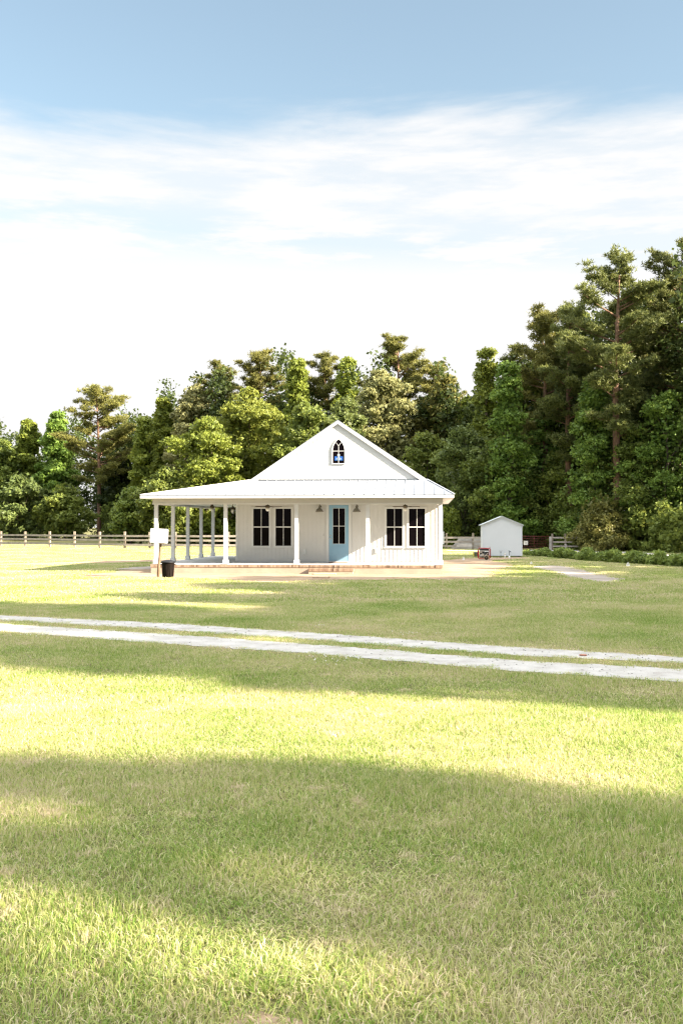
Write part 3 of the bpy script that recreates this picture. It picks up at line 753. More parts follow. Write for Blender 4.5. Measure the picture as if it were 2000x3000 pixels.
for s_ in (-1, 0.1, .9): MB().box(-.12, .12, .1, .4, 0, .2, Matrix.Translation((s_ * (hw - .15), -.02, -.02))).build('support_block', M['block'], shed)
MB().box(-hw + .05, hw - .05, .15, sdep - .1, .09, zb_ - .002).build('floor_skid', M['skid'], shed)
for zz in (ze_ - .2, zb_ + .9): MB().box(-hw - .02, -hw - .0005, .1, .18, zz - .05, zz + .12).build('door_hinge', M['galv'], shed)
# generator
a = gp(1418, 1640)
gn = thing('generator', 'red framed portable generator on the ground in front of the shed corner', 'generator', (a[0], a[1] + .2, 0), R(-6))
q = MB()
for y_ in (-.22, .22):
    q.tube([(-.33, y_, .1), (-.36, y_, .18), (-.36, y_, .52), (-.30, y_, .66), (-.24, y_, .68), (.30, y_, .66), (.36, y_, .62), (.36, y_, .12), (.30, y_, .08), (-.30, y_, .08), (-.33, y_, .1)], .02, 8)
for x_ in (-.36, .36): q.tube([(x_, -.22, .5), (x_, .22, .5)], .018, 8); q.tube([(x_, -.22, .14), (x_, .22, .14)], .018, 8)
q.tube([(-.3, -.22, .67), (-.3, -.22, .74), (-.26, -.22, .76)], .016, 6); q.tube([(.33, -.22, .64), (.34, -.22, .76)], .016, 6)
q.box(-.36, -.29, -.24, -.21, .12, .55); q.box(.27, .3, -.24, -.215, .1, .6)
q.build('frame', M['red'], gn)
MB().box(-.26, .27, -.2, .2, .53, .645).build('fuel_tank', M['engine'], gn, bevel=.03)
MB().box(-.27, .26, -.245, -.225, .50, .535).build('tank_rail', M['pvc'], gn)
MB().box(-.26, .02, -.16, .16, .12, .5).box(.04, .26, -.13, .13, .2, .46).build('engine', M['engine'], gn, bevel=.03)
MB().lathe([(0, -.03), (.085, -.03), (.09, 0), (0, 0)], n=16, M=Matrix.Translation((-.19, -.165, .22)) @ Matrix.Rotation(R(-90), 4, 'X')).box(-.15, .0, -.19, -.165, .2, .36).box(-.24, -.12, -.19, -.165, .4, .48).bar((.02, -.18, .2), (.22, -.18, .38), .05, .05).build('engine_cover', M['alu'], gn)
for y_ in (-.29, .29):
    wh = MB().lathe([(.06, -.035), (.1, -.035), (.115, -.02), (.115, .02), (.1, .035), (.06, .035), (.06, -.035)], n=20, M=Matrix.Translation((.14, y_, .115)) @ Matrix.Rotation(R(-90), 4, 'X')).build('wheel', M['rubber'], gn)
    MB().lathe([(0, -.03), (.06, -.036), (.06, .036), (0, .03)], n=16, M=Matrix.Translation((.14, y_, .115)) @ Matrix.Rotation(R(-90), 4, 'X')).build('rim', M['dark_metal'], wh)
MB().box(.02, .27, -.25, -.235, .08, .26, ).build('wheel_guard', M['rim'], gn, bevel=.006)
# yellow crate behind-left of generator
a = gp(1394, 1633)
yc = thing('tool_crate', 'small yellow and olive plastic crate left of the red generator', 'crate', (a[0] + .02, a[1] + .35, 0))
MB().box(-.13, .17, -.15, .15, .05, .29).build('body', M['olive'], yc, bevel=.012)
MB().box(-.16, .19, -.17, .17, .29, .33).build('lid', M['galv'], yc, bevel=.008)
MB().box(-.19, -.131, -.17, .17, .0, .32).build('handle_panel', M['yellow'], yc, bevel=.01)
# pipes before the shed
a = gp(1466, 1635.5)
hy = thing('fork_stake', 'thin grey forked metal stake standing before the shed wall', 'stake', (a[0], a[1], 0))
MB().tube([(0, 0, -.1), (0, 0, .36)], .016, 8).tube([(0, 0, .34), (-.05, 0, .40), (-.06, 0, .50)], .014, 7).tube([(0, 0, .34), (.05, 0, .40), (.06, 0, .50)], .014, 7).build('fork', M['galv'], hy)
a = gp(1478, 1636)
pv = thing('vent_pipe', 'short white plastic pipe sticking up between the forked stake and the tap', 'pipe', (a[0], a[1], 0))
MB().tube([(0, 0, -.1), (0, 0, .26)], .028, 10).lathe([(.028, .24), (.038, .24), (.038, .32), (.0, .33)], n=12).build('pipe', M['pvc'], pv)
a = gp(1491, 1636.5)
tp = thing('water_tap', 'grey water tap with a valve on a thick white pipe before the shed', 'water tap', (a[0], a[1], 0))
MB().tube([(0, 0, -.1), (0, 0, .18)], .05, 12).build('pipe_sleeve', M['pvc'], tp)
MB().tube([(0, 0, .15), (0, 0, .42), (.02, 0, .47)], .018, 8).tube([(-.05, 0, .5), (.07, 0, .44), (.1, 0, .38)], .02, 8).box(-.03, .05, -.03, .03, .38, .45).build('valve', M['galv'], tp)
# three small white marker flags
for i, (px, py, s_, lb) in enumerate([(1357, 1643, 1.25, 'small white marker flag in the grass between the house and the generator'), (1555, 1654, .9, 'small white marker flag in the grass in front of the shed and right of it'), (1838, 1661, 1.3, 'small white marker flag on the lawn by the far right weeds')]):
    a = gp(px, py)
    fl = thing('marker_flag', lb, 'flag', (a[0], a[1], 0), 0, 'white marker flags on the lawn')
    MB().tube([(0, 0, -.02), (.01, 0, .18 * s_)], .006, 5).build('stem', M['galv'], fl)
    MB().add([(-.05 * s_, 0, .03), (.06 * s_, -.03, .05), (.05 * s_, .02, .13 * s_), (.015, 0, .19 * s_), (-.03 * s_, .01, .15 * s_), (-.06 * s_, .03, .08)], [(0, 1, 2), (0, 2, 3), (0, 3, 4), (0, 4, 5)]).build('cloth', M['pvc'], fl)
# red stone on the track
a = gp(1706, 1923)
bm = bmesh.new(); bmesh.ops.create_icosphere(bm, subdivisions=3, radius=.04)
for v in bm.verts: v.co = Vector((v.co.x * 1.5, v.co.y, v.co.z * .4)) * (1 + .15 * math.sin(v.co.x * 60) * math.cos(v.co.y * 45 + 1))
me = bpy.data.meshes.new('track_stone'); bm.to_mesh(me); bm.free(); me.materials.append(M['stone'])
o = bpy.data.objects.new('track_stone', me); COL.objects.link(o); o.location = (a[0], a[1], .02)
tag(o, 'flat reddish stone lying on the far rut of the gravel track', 'stone')

# ------------------------------------------------------------------ fences
def fence(label, pts, top_h, rails, ext_l=None, post_w=.17, cap=None, name='rail_fence', cat='fence'):
    """pts: ground points of posts; rails: (z0,z1) heights"""
    c = Vector((sum(p[0] for p in pts) / len(pts), sum(p[1] for p in pts) / len(pts), 0))
    t = thing(name, label, cat, c)
    for (x, y) in pts:
        h_ = top_h * rnd.uniform(.985, 1.02)
        MB().box(-post_w / 2, post_w / 2, -post_w / 2, post_w / 2, -.1, h_, Matrix.Translation((x - c.x, y - c.y, 0)) @ Matrix.Rotation(R(rnd.uniform(-6, 6)), 4, 'Z') @ Matrix.Rotation(R(rnd.uniform(-.6, .6)), 4, 'Y')).build('post', M['fence_post'], t, bevel=.01)
    for z0, z1 in rails:
        for i in range(len(pts) - 1):
            a, b = pts[i], pts[i + 1]
            dz = [rnd.uniform(-.012, .012) for _ in range(2)]
            zc = (z0 + z1) / 2
            MB().bar((a[0] - c.x, a[1] - c.y - post_w / 2 - .02, zc + dz[0]), (b[0] - c.x, b[1] - c.y - post_w / 2 - .02, zc + dz[1]), .035, z1 - z0).build('rail', M['fence'], t)
    return t
fx = [(-68, 95.8), (4, 95.2), (75, 93.5), (147, 91.5), (219.5, 89.5), (293, 88), (366, 86.8), (439, 86), (514, 85.2), (591, 84.6), (669, 84.2), (747, 84), (825, 84)]
pts = [far(px, d) for px, d in fx]
fence('long weathered three-rail board fence crossing the field left of and behind the farmhouse', pts, 1.47, [(1.02, 1.19), (.66, .83), (.26, .43)])
pts = [far(px, 83.5) for px in (1230, 1307, 1384.5, 1462)]
fence('weathered rail fence stretch between the farmhouse and the white shed', pts, 1.36, [(.92, 1.08), (.58, .74), (.22, .36)], post_w=.16)
pts = [far(px, d) for px, d in ((1616, 82), (1655, 81.7), (1700, 81.4))]
fr_ = fence('short rail fence stretch right of the red gate, running into the bushes', pts, 1.36, [(.95, 1.08), (.60, .72), (.24, .36)], post_w=.14)
a = far(1611, 81.9); 
o = MB().box(-.09, .09, -.09, .09, -.1, 1.1).build('gate_post', M['sheet'], bevel=.01); o.location = (a[0], a[1], 0)
tag(o, 'pale square post between the red gate and the short rail fence', 'post')
a = far(1656, 80.2)
o = MB().box(-.08, .08, -.08, .08, -.1, .52).build('marker_post', M['sheet'], bevel=.01); o.location = (a[0], a[1], 0)
tag(o, 'short pale post at the road edge before the short rail fence', 'post')
# red tube gate
ga = Vector((*far(1520, 82.6), 0)); gb = Vector((*far(1607, 82.2), 0)); gm = (ga + gb) / 2
gt_ = thing('tube_gate', 'wide dark red tube gate closed between the shed and the right rail fence', 'gate', gm)
q = MB(); A_ = ga - gm; B_ = gb - gm; hz = Vector((0, 0, 1))
q.tube([A_ + hz * .12, A_ + hz * 1.12, B_ + hz * 1.12, B_ + hz * .12, A_ + hz * .12], .024, 8)
q.build('gate_frame', M['gate'], gt_)
q = MB()
for z_ in (.3, .5, .72, .92): q.tube([A_ + hz * z_, B_ + hz * z_], .014, 6)
q.tube([(A_ + B_) / 2 + hz * .12, (A_ + B_) / 2 + hz * 1.1], .02, 6)
for t_ in (.12, .25, .38, .62, .75, .88): q.tube([A_.lerp(B_, t_) + hz * .12, A_.lerp(B_, t_) + hz * 1.1], .006, 5)
q.build('gate_bars', M['gate'], gt_)
a = far(1539, 82.2)
sg = thing('gate_sign', 'small pale square sign hanging on the red gate', 'sign', (a[0], a[1], .58))
MB().box(-.18, .18, -.006, .006, -.17, .17).build('panel', M['paper'], sg)
q = MB()
for i_ in range(3): q.box(-.12, .12 - .03 * i_, -.009, -.0065, .07 - i_ * .075, .095 - i_ * .075)
q.build('lettering', M['sheet'], sg)
# weathered sheets piled behind the fence
def sheetobj(poly, dist, lab, tilt=R(12), z=0):
    cx = sum(p[0] for p in poly) / len(poly); b = max(p[1] for p in poly)
    a = far(cx, dist); k = dist / F
    P = [((px - cx) * k, (b - py) * k) for px, py in poly]
    o = MB().prism(P, -.02, .02).build('weathered_sheet', M['sheet']); o.location = (a[0], a[1], z); o.rotation_euler = (-tilt, 0, YAW)
    return tag(o, lab, 'board', 'weathered boards piled by the fence')
sheetobj([(1318, 1605), (1345, 1570.5), (1383, 1571), (1383, 1605)], 84.9, 'tall weathered board with slanted left edge leaning behind the fence left of its post')
sheetobj([(1334, 1597), (1341, 1587.5), (1382, 1587), (1382, 1597)], 83.1, 'low pale board lying along the front of the fence left of its post', R(20), .22)
sheetobj([(1386, 1605), (1386, 1571.5), (1412, 1571), (1412, 1605)], 84.9, 'square weathered board leaning behind the fence between its post and the shed')

# ------------------------------------------------------------------ vegetation
def unit(n):
    v = rng.normal(size=(n, 3)); return v / np.linalg.norm(v, axis=1, keepdims=True)
def leaf_quads(P, Nrm, half, wide, jitter=.35):
    n = len(P)
    t = np.cross(Nrm, unit(n)); t /= np.linalg.norm(t, axis=1, keepdims=True) + 1e-9
    b = np.cross(Nrm, t)
    s = (1 + jitter * rng.uniform(-1, 1, (n, 1)))
    t = t * half * s; b = b * wide * s
    fold = Nrm * (half * .25)
    return np.stack([P - t, P + b + fold * .0, P + t * .9 - fold, P - b], axis=1)
def env_radius(kind, h):
    # h 0 base .. 1 top of crown -> relative radius
    if kind == 'broad': return np.sqrt(np.clip(1 - ((h - .42) / .60) ** 2, .02, 1))
    if kind == 'tall': return np.clip(1.15 * (1.04 - h) ** .8 * (h + .2) ** .2, .14, 1)
    if kind == 'bush': return np.sqrt(np.clip(1 - ((h - .25) / .78) ** 2, .02, 1))
def broad_crown(h0, h1, W, kind='broad', dens=1.0, leaf=.17, clump=.62, nsub=None):
    Hc = h1 - h0; Rr = W / 2
    ns = nsub or int(max(14, 1.7 * Hc * W / 6.5))
    h = (np.arange(ns) + rng.uniform(.1, .9, ns)) / ns
    h = h ** .9
    ang = np.arange(ns) * 2.39996 + rng.uniform(-.6, .6, ns)
    er = env_radius(kind, h) * Rr
    rs = rng.uniform(.8, 1.45, ns) * (Rr / 5) ** .5 * (.55 + .5 * er / Rr)
    rr = np.maximum(er * rng.uniform(.5, 1.3, ns) - rs * .45, 0)
    C = np.stack([np.cos(ang) * rr, np.sin(ang) * rr, h0 + h * Hc * .97 - rs * .25], 1)
    C[-1] = (rng.uniform(-.3, .3), rng.uniform(-.3, .3), h1 - rs[-1] * .9)
    C[:-1, 2] = np.minimum(C[:-1, 2] + rng.normal(0, .35, ns - 1), h1 - rs[:-1] * .8 - .35 * rr[:-1] - rng.uniform(0, 1.3, ns - 1))
    # clumps
    nc = int(26 * dens)
    d = unit(ns * nc); d[:, 2] = d[:, 2] * .75 + .18
    cs = np.repeat(C, nc, 0); cr = np.repeat(rs, nc)[:, None]
    CC = cs + d * cr * rng.uniform(.72, 1.12, (ns * nc, 1)) * np.array([1.15, 1.15, .85])
    # inner fill clumps on the axis
    ni = int(ns * 8); hh = rng.uniform(0, 1, ni); aa = rng.uniform(0, 6.28, ni); r2 = env_radius(kind, hh) * Rr * rng.uniform(0, .7, ni)
    CI = np.stack([np.cos(aa) * r2, np.sin(aa) * r2, h0 + hh * Hc * .93], 1)
    nl = 36
    ctint = np.clip(rng.normal(.5, .22, len(CC)), 0, 1)
    d2 = unit(len(CC) * nl); cl = clump * rng.uniform(.55, 1.15, (len(CC), 1))
    P = np.repeat(CC, nl, 0) + d2 * np.repeat(cl, nl, 0) * rng.uniform(.3, 1, (len(d2), 1)) * np.array([1.1, 1.1, .7])
    Nn = d2 * .7 + unit(len(d2)) * .75 + np.array([0, 0, .35]); Nn /= np.linalg.norm(Nn, axis=1, keepdims=True)
    Q = leaf_quads(P, Nn, leaf, leaf * .62)
    tint_ = np.clip(np.repeat(ctint, nl) + rng.normal(0, .12, len(P)), 0, 1)
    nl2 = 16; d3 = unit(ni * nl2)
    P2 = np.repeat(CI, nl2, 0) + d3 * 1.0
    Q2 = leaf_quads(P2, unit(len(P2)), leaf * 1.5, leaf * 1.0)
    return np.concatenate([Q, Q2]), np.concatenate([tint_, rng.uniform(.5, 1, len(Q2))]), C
def limbs(mb, C, h0, h1, r0, frac=.5):
    for c in C[::2]:
        z = max(h0 * .5, c[2] - 1.5 - .45 * math.hypot(c[0], c[1])); z = min(z, h1 * .9)
        k = max(.2, 1 - z / h1)
        mb.tube([(0, 0, z), (c[0] * .45, c[1] * .45, z + (c[2] - z) * .35), (c[0] * .9, c[1] * .9, c[2] - .1)], [r0 * .42 * k + .03, r0 * .25 * k + .02, .02], 6, cap=False)
leafcols = {
    'lime': (0.195, 0.245, 0.042), 'yellow': (0.200, 0.250, 0.045), 'mid': (0.150, 0.200, 0.042), 'fresh': (0.140, 0.235, 0.045), 'dark': (0.060, 0.090, 0.022),
    'pale': (0.235, 0.245, 0.105), 'olive': (0.172, 0.182, 0.048), 'pinegreen': (0.125, 0.148, 0.044), 'blue': (0.130, 0.180, 0.052)}
def place_tree(name, label, cat, px, dist, top, W, kind, col, base=None, group=None, h=None, xy=None, dens=1.0, leaf=None):
    a = xy or far(px, dist)
    Ht = h or (H + (1540 - top) * dist / F)
    t = thing(name, label, cat, (a[0], a[1], 0), rnd.uniform(0, 6.28), group)
    kb = rnd.uniform(.9, 1.1); c = tuple(x * kb * rnd.uniform(.975, 1.025) for x in leafcols[col])
    if kind == 'pine':
        Q, ti, tr = pine_mesh(Ht, W, base if base is not None else .4)
        cr = np_quads('crown', Q, M['needle'], t, ti)
        tr.build('trunk', M['bark_pine'], t)
    else:
        b = (base if base is not None else .06) * Ht
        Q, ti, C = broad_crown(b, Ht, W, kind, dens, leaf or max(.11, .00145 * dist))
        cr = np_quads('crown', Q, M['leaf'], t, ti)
        mb = MB(); r0 = .016 * Ht + .02
        if kind != 'bush':
            mb.tube([(0, 0, -.2), (0, 0, .6), (.1, .05, Ht * .3), (-.1, .1, Ht * .6), (0, 0, Ht * .93)], [r0 * 1.35, r0, r0 * .8, r0 * .5, .03], 10)
            limbs(mb, C, b, Ht, r0)
        else:
            for k in range(5):
                a_ = k * 1.25; mb.tube([(.1 * math.cos(a_), .1 * math.sin(a_), -.1), (W * .2 * math.cos(a_), W * .2 * math.sin(a_), Ht * .6)], [.05, .015], 6)
        mb.build('trunk', M['bark'], t)
    cr.color = (*c, 1)
    return t
def pine_mesh(Ht, W, base):
    mb = MB(); r0 = .013 * Ht + .05
    lean = rnd.uniform(-.25, .25)
    def ax(z): return np.array([lean * (z / Ht) ** 2 * 3, .3 * math.sin(z * .15), z])
    zs_ = [0 - .2, .8, Ht * .25, Ht * .5, Ht * .75, Ht * .97]
    mb.tube([ax(z) for z in zs_], [r0 * 1.25, r0, r0 * .88, r0 * .7, r0 * .42, .04], 10)
    nb = int(3.3 * Ht * (1 - base)); tips = []
    for i in range(nb):
        u = (i + rnd.random()) / nb
        z = Ht * (base + (1 - base) * (u * .97))
        prof = (min(1, (u + .12) * 2.2) ** .6) * (max(0, 1 - u) ** .5 + .12)
        Lb = W / 2 * prof * rnd.uniform(.55, 1.15)
        if u < .25 and rnd.random() < .35: Lb *= .5
        a_ = rnd.uniform(0, 6.28); rise = rnd.uniform(.1, .45) + u * .5
        p0 = ax(z); d = np.array([math.cos(a_), math.sin(a_), 0])
        p1 = p0 + d * Lb * .5 + np.array([0, 0, Lb * rise * .35]); p2 = p0 + d * Lb + np.array([0, 0, Lb * rise * .8])
        mb.tube([p0, p1, p2], [.02 + .018 * Lb, .015 + .01 * Lb, .012], 5, cap=False)
        npad = max(4, int(Lb * 4.2))
        for k in range(npad):
            t = rnd.uniform(.3, 1.05); q = p0 * (1 - t) ** 2 + 2 * t * (1 - t) * p1 + t * t * p2 if t < 1 else p2
            off = np.array([rnd.gauss(0, .28 * (.4 + Lb * .22)), rnd.gauss(0, .28 * (.4 + Lb * .22)), rnd.uniform(.0, .35)])
            tips.append((q + off, rnd.uniform(.4, .8)))
    C = np.array([t[0] for t in tips]); Rr = np.array([t[1] for t in tips])
    nt_ = 20; nn = 7
    d = unit(len(C) * nt_); tc_ = np.repeat(C, nt_, 0) + d * np.repeat(Rr, nt_)[:, None] * np.array([1.15, 1.15, .5]) * rng.uniform(.2, 1, (len(d), 1))
    tint0 = np.repeat(np.clip(rng.normal(.5, .2, len(C)), 0, 1), nt_ * nn)
    c2 = np.repeat(tc_, nn, 0); dd = unit(len(c2)) + np.array([0, 0, .55]); dd /= np.linalg.norm(dd, axis=1, keepdims=True)
    side = np.cross(dd, unit(len(dd))); side /= np.linalg.norm(side, axis=1, keepdims=True)
    Ln = rng.uniform(.18, .36, (len(dd), 1)); wd = .03
    Q = np.stack([c2 - side * wd, c2 + side * wd, c2 + dd * Ln + side * wd * .5, c2 + dd * Ln - side * wd * .5], 1)
    return Q, np.clip(tint0 + rng.normal(0, .12, len(tint0)), 0, 1), mb

T_ = [
 # name, label, px, dist, top, W(px), kind, col, base
 ('oak_tree', 'dark round-topped tree cut by the left edge of the picture', 5, 150, 1290, 130, 'broad', 'mid', .04),
 ('maple_tree', 'yellow-green narrow-topped tree, the leftmost bright crown above the fence', 85, 152, 1232, 95, 'tall', 'lime', .1),
 ('maple_tree', 'bright green tree whose ragged top touches the left side of the lone pine', 165, 150, 1205, 105, 'tall', 'fresh', .08),
 ('oak_tree', 'low dark bushy tree behind the fence at the left edge, below the bright crowns', 60, 136, 1395, 150, 'broad', 'blue', .1),
 ('oak_tree', 'low dark green tree overhanging the fence just left of the lone pine trunk', 190, 134, 1425, 110, 'broad', 'mid', .14),
 ('pine_tree', 'tall lone pine with visible reddish trunk and flat ochre crown, left of the porch', 290, 140, 1140, 165, 'pine', 'olive', .36),
 ('oak_tree', 'black-green tree filling the gap right of the lone pine', 362, 144, 1330, 110, 'broad', 'dark', .04),
 ('maple_tree', 'slender yellow-green tree between the lone pine and the big round tree', 425, 134, 1222, 90, 'tall', 'lime', .08),
 ('maple_tree', 'pointed bright tree with a thin top just left of the big round tree', 482, 132, 1168, 80, 'tall', 'lime', .1),
 ('ash_tree', 'greyish-green airy tree rising behind the left shoulder of the big round tree', 570, 128, 1128, 130, 'broad', 'pale', .1),
 ('pine_tree', 'dark clumped pine top left of the forked pine above the big round tree', 630, 130, 1068, 110, 'pine', 'olive', .45),
 ('pine_tree', 'forked pine with a bare side limb above the big round tree', 755, 126, 1030, 130, 'pine', 'olive', .5),
 ('maple_tree', 'big domed yellow-green tree right behind the porch roof', 725, 112, 1140, 225, 'broad', 'yellow', .05),
 ('oak_tree', 'rounded mid-green tree leaning before the big domed tree, over the porch', 600, 106, 1222, 190, 'broad', 'lime', .06),
 ('oak_tree', 'low spreading tree with pale tips seen above the left porch roof', 490, 104, 1375, 150, 'broad', 'mid', .12),
 ('oak_tree', 'shaded tree seen through the left porch posts', 385, 108, 1440, 90, 'broad', 'mid', .12),
 ('poplar_tree', 'tall narrow poplar-like tree standing right of the domed tree', 870, 118, 1048, 105, 'tall', 'lime', .05),
 ('pine_tree', 'small flat-topped pine left above the house ridge', 955, 122, 1042, 100, 'pine', 'olive', .5),
 ('poplar_tree', 'bright narrow tree directly above the house ridge', 1015, 118, 1050, 90, 'tall', 'lime', .08),
 ('pine_tree', 'highest pine of the centre with a round airy crown right of the ridge', 1165, 120, 988, 150, 'pine', 'olive', .52),
 ('sweetgum_tree', 'broad silvery-green tree filling the sky right above the gable', 1120, 112, 1085, 190, 'broad', 'pale', .05),
 ('sweetgum_tree', 'shaded green tree behind the left roof slope of the gable', 900, 106, 1180, 150, 'broad', 'mid', .06),
 ('sweetgum_tree', 'dull green tree just above the gable peak', 1010, 108, 1170, 140, 'broad', 'blue', .06),
 ('pine_tree', 'olive pine with a rounded shoulder right of the silvery-green tree', 1270, 116, 1068, 140, 'pine', 'olive', .4),
 ('oak_tree', 'brownish-green tree sloping down to the notch in the treeline', 1305, 112, 1100, 130, 'broad', 'olive', .1),
 ('oak_tree', 'small bright tree in the notch of the treeline', 1370, 110, 1165, 75, 'broad', 'yellow', .1),
 ('oak_tree', 'dark tree behind the right roof slope of the house', 1250, 100, 1270, 160, 'broad', 'mid', .05),
 ('poplar_tree', 'thin yellow-green tree, first peak right of the notch', 1425, 96, 1022, 85, 'tall', 'lime', .08),
 ('pine_tree', 'small dark pine peeking between the two narrow trees right of the notch', 1505, 98, 1012, 90, 'pine', 'pinegreen', .5),
 ('poplar_tree', 'fresh green narrow tree in front of the small dark pine', 1490, 88, 1062, 105, 'tall', 'fresh', .05),
 ('oak_tree', 'wide shaded green tree right behind the house corner', 1365, 92, 1250, 150, 'broad', 'blue', .05),
 ('oak_tree', 'dark green tree whose low boughs hang over the white shed', 1455, 90, 1290, 150, 'broad', 'mid', .12),
 ('pine_tree', 'pale airy pine, lowest of the tall pines climbing to the right', 1600, 92, 908, 150, 'pine', 'olive', .4),
 ('pine_tree', 'brown-shaded pine behind the bright cone-shaped tree', 1670, 88, 890, 150, 'pine', 'pinegreen', .35),
 ('pine_tree', 'tallest pine with layered dark boughs at the upper right', 1815, 80, 742, 230, 'pine', 'pinegreen', .38),
 ('pine_tree', 'huge pine cut by the right edge of the picture', 1985, 83, 722, 220, 'pine', 'pinegreen', .3),
 ('oak_tree', 'dusky green tree filling the space between the two tallest pines at the right', 1905, 90, 820, 190, 'broad', 'mid', .2),
 ('oak_tree', 'dusky green tree directly left of the tallest pine, behind the cone-shaped tree', 1700, 94, 915, 170, 'broad', 'mid', .2),
 ('oak_tree', 'green tree between the lowest tall pine and the leafy tree by the gate', 1560, 97, 1060, 150, 'broad', 'mid', .2),
 ('maple_tree', 'bright cone-shaped green tree standing before the tall pines', 1745, 82, 1105, 165, 'tall', 'fresh', .05),
 ('maple_tree', 'leafy green tree right of the shed and left of the cone-shaped tree', 1590, 92, 1215, 150, 'broad', 'fresh', .12),
 ('oak_tree', 'dim green tree above the red gate', 1640, 90, 1330, 130, 'broad', 'mid', .16),
 ('oak_tree', 'green tree at the right edge below the huge pine', 1950, 79, 1150, 190, 'broad', 'fresh', .04),
 ('oak_tree', 'bushy dark tree between the cone-shaped tree and the right edge', 1850, 80, 1250, 150, 'broad', 'mid', .04),
 ('cedar_tree', 'low dense olive bush-like tree where the short fence ends', 1768, 79, 1470, 125, 'bush', 'olive', .0),
 ('young_cedar', 'small upright bright sapling behind the fence by the right house wall', 1314, 90, 1505, 22, 'tall', 'yellow', .02),
]
for (nm, lb, px, d, top, wpx, kd, cl_, bs) in T_:
    place_tree(nm, lb, 'tree', px, d, top, wpx * d / F * ((1.55 if kd == 'tall' else 1.3) if kd != 'pine' else 1.6), kd, cl_, bs)
# background fill: one wood mass behind and undergrowth below
def mass(name, pts, hfun, depth, n, leaf, col, label, seed, z0=0.0, clump=1.3):
    u = rng.uniform(0, 1, n); k = u * (len(pts) - 1); i = np.minimum(k.astype(int), len(pts) - 2); f = k - i
    P = np.array(pts); base = P[i] * (1 - f)[:, None] + P[i + 1] * f[:, None]
    dirv = base / np.linalg.norm(base, axis=1, keepdims=True)
    q = base + dirv * rng.uniform(0, depth, n)[:, None]
    hh = hfun(u) * (1 + .16 * np.sin(u * 90) + .1 * np.sin(u * 233 + 1))
    zc = z0 + hh * rng.uniform(0, 1, n) ** .85
    C = np.concatenate([q, zc[:, None]], 1)
    nl = 34; d = unit(n * nl)
    PP = np.repeat(C, nl, 0) + d * clump * rng.uniform(.2, 1, (n * nl, 1)) * np.array([1, 1, .75])
    Nn = d * .5 + unit(n * nl); Nn /= np.linalg.norm(Nn, axis=1, keepdims=True)
    PP[:, 2] = np.maximum(PP[:, 2], .05)
    o = np_quads(name, leaf_quads(PP, Nn, leaf, leaf * .62), M['leaf'], None, np.clip(np.repeat(rng.normal(.6, .2, n), nl), 0, 1))
    o.color = (*leafcols[col], 1); tag(o, label, None, None, 'stuff'); return o
line = [(-250, 165), (0, 162), (300, 152), (450, 138), (600, 124), (900, 118), (1250, 112), (1400, 104), (1500, 98), (1700, 88), (2000, 78), (2150, 72)]
pts = [far(px, d) for px, d in line]
hv = np.array([15, 17, 16.5, 17, 19, 19, 18, 14, 16, 19, 20, 20])
mass('woodland', pts, lambda u: np.interp(u, np.linspace(0, 1, len(hv)), hv), 12, 5200, .25, 'dark', 'dense shaded woodland behind the front row of trees', 3, clump=1.6)
line2 = [(-250, 150), (0, 147), (300, 138), (450, 122), (560, 108), (900, 104), (1250, 98), (1400, 90), (1500, 88), (1610, 87), (1700, 81), (1850, 77), (2000, 71), (2150, 66)]
pts2 = [far(px, d) for px, d in line2]
mass('undergrowth', pts2, lambda u: 2.2 + 2.5 * np.abs(np.sin(u * 41)) + 1.0 * (u < .3), 6, 2300, .17, 'mid', 'leafy undergrowth along the foot of the wood', 5, clump=.8)
# weeds along the road on the right
line3 = [(1532, 67), (1600, 63), (1700, 57), (1800, 53.4), (1900, 50.6), (2000, 47.6), (2150, 43)]
pts3 = [far(px, d) for px, d in line3]
o = mass('tall_weeds', pts3, lambda u: .15 + .42 * np.minimum(1, u * 4) * (.75 + .3 * np.sin(u * 55)), 2.2, 1900, .07, 'mid', 'strip of tall green weeds between the lawn and the road', 6, clump=.22)
o.color = (.17, .24, .055, 1)

# unseen neighbours of the right-hand tree row that shade the lawn
offs = [(25, 58, 17, 8), (25, 52, 15, 8), (25, 46, 12.5, 7), (24.5, 40, 11.5, 8), (25.5, 33.5, 12, 8), (26.5, 27, 18, 8.5), (27.5, 21.4, 19, 8), (28.5, 15.8, 20, 8), (29.5, 9.7, 23, 9), (30, 4.3, 21.5, 6.6),
        (31, -3.1, 18.6, 1.7), (31, -4.6, 17.6, 1.6), (31, -8.0, 24.0, 6.6), (31, -15, 20, 8)]
for i, (x, y, h_, w_) in enumerate(offs):
    rng = np.random.default_rng(500 + i)
    place_tree('oak_tree', 'tall leafy tree of the row beyond the right edge that shades the lawn', 'tree', 0, 90, 0, w_, 'broad', 'mid', .05, 'shade trees beyond the right edge', h=h_, xy=(x, y), dens=.38 if w_ > 3 else .2, leaf=.24)

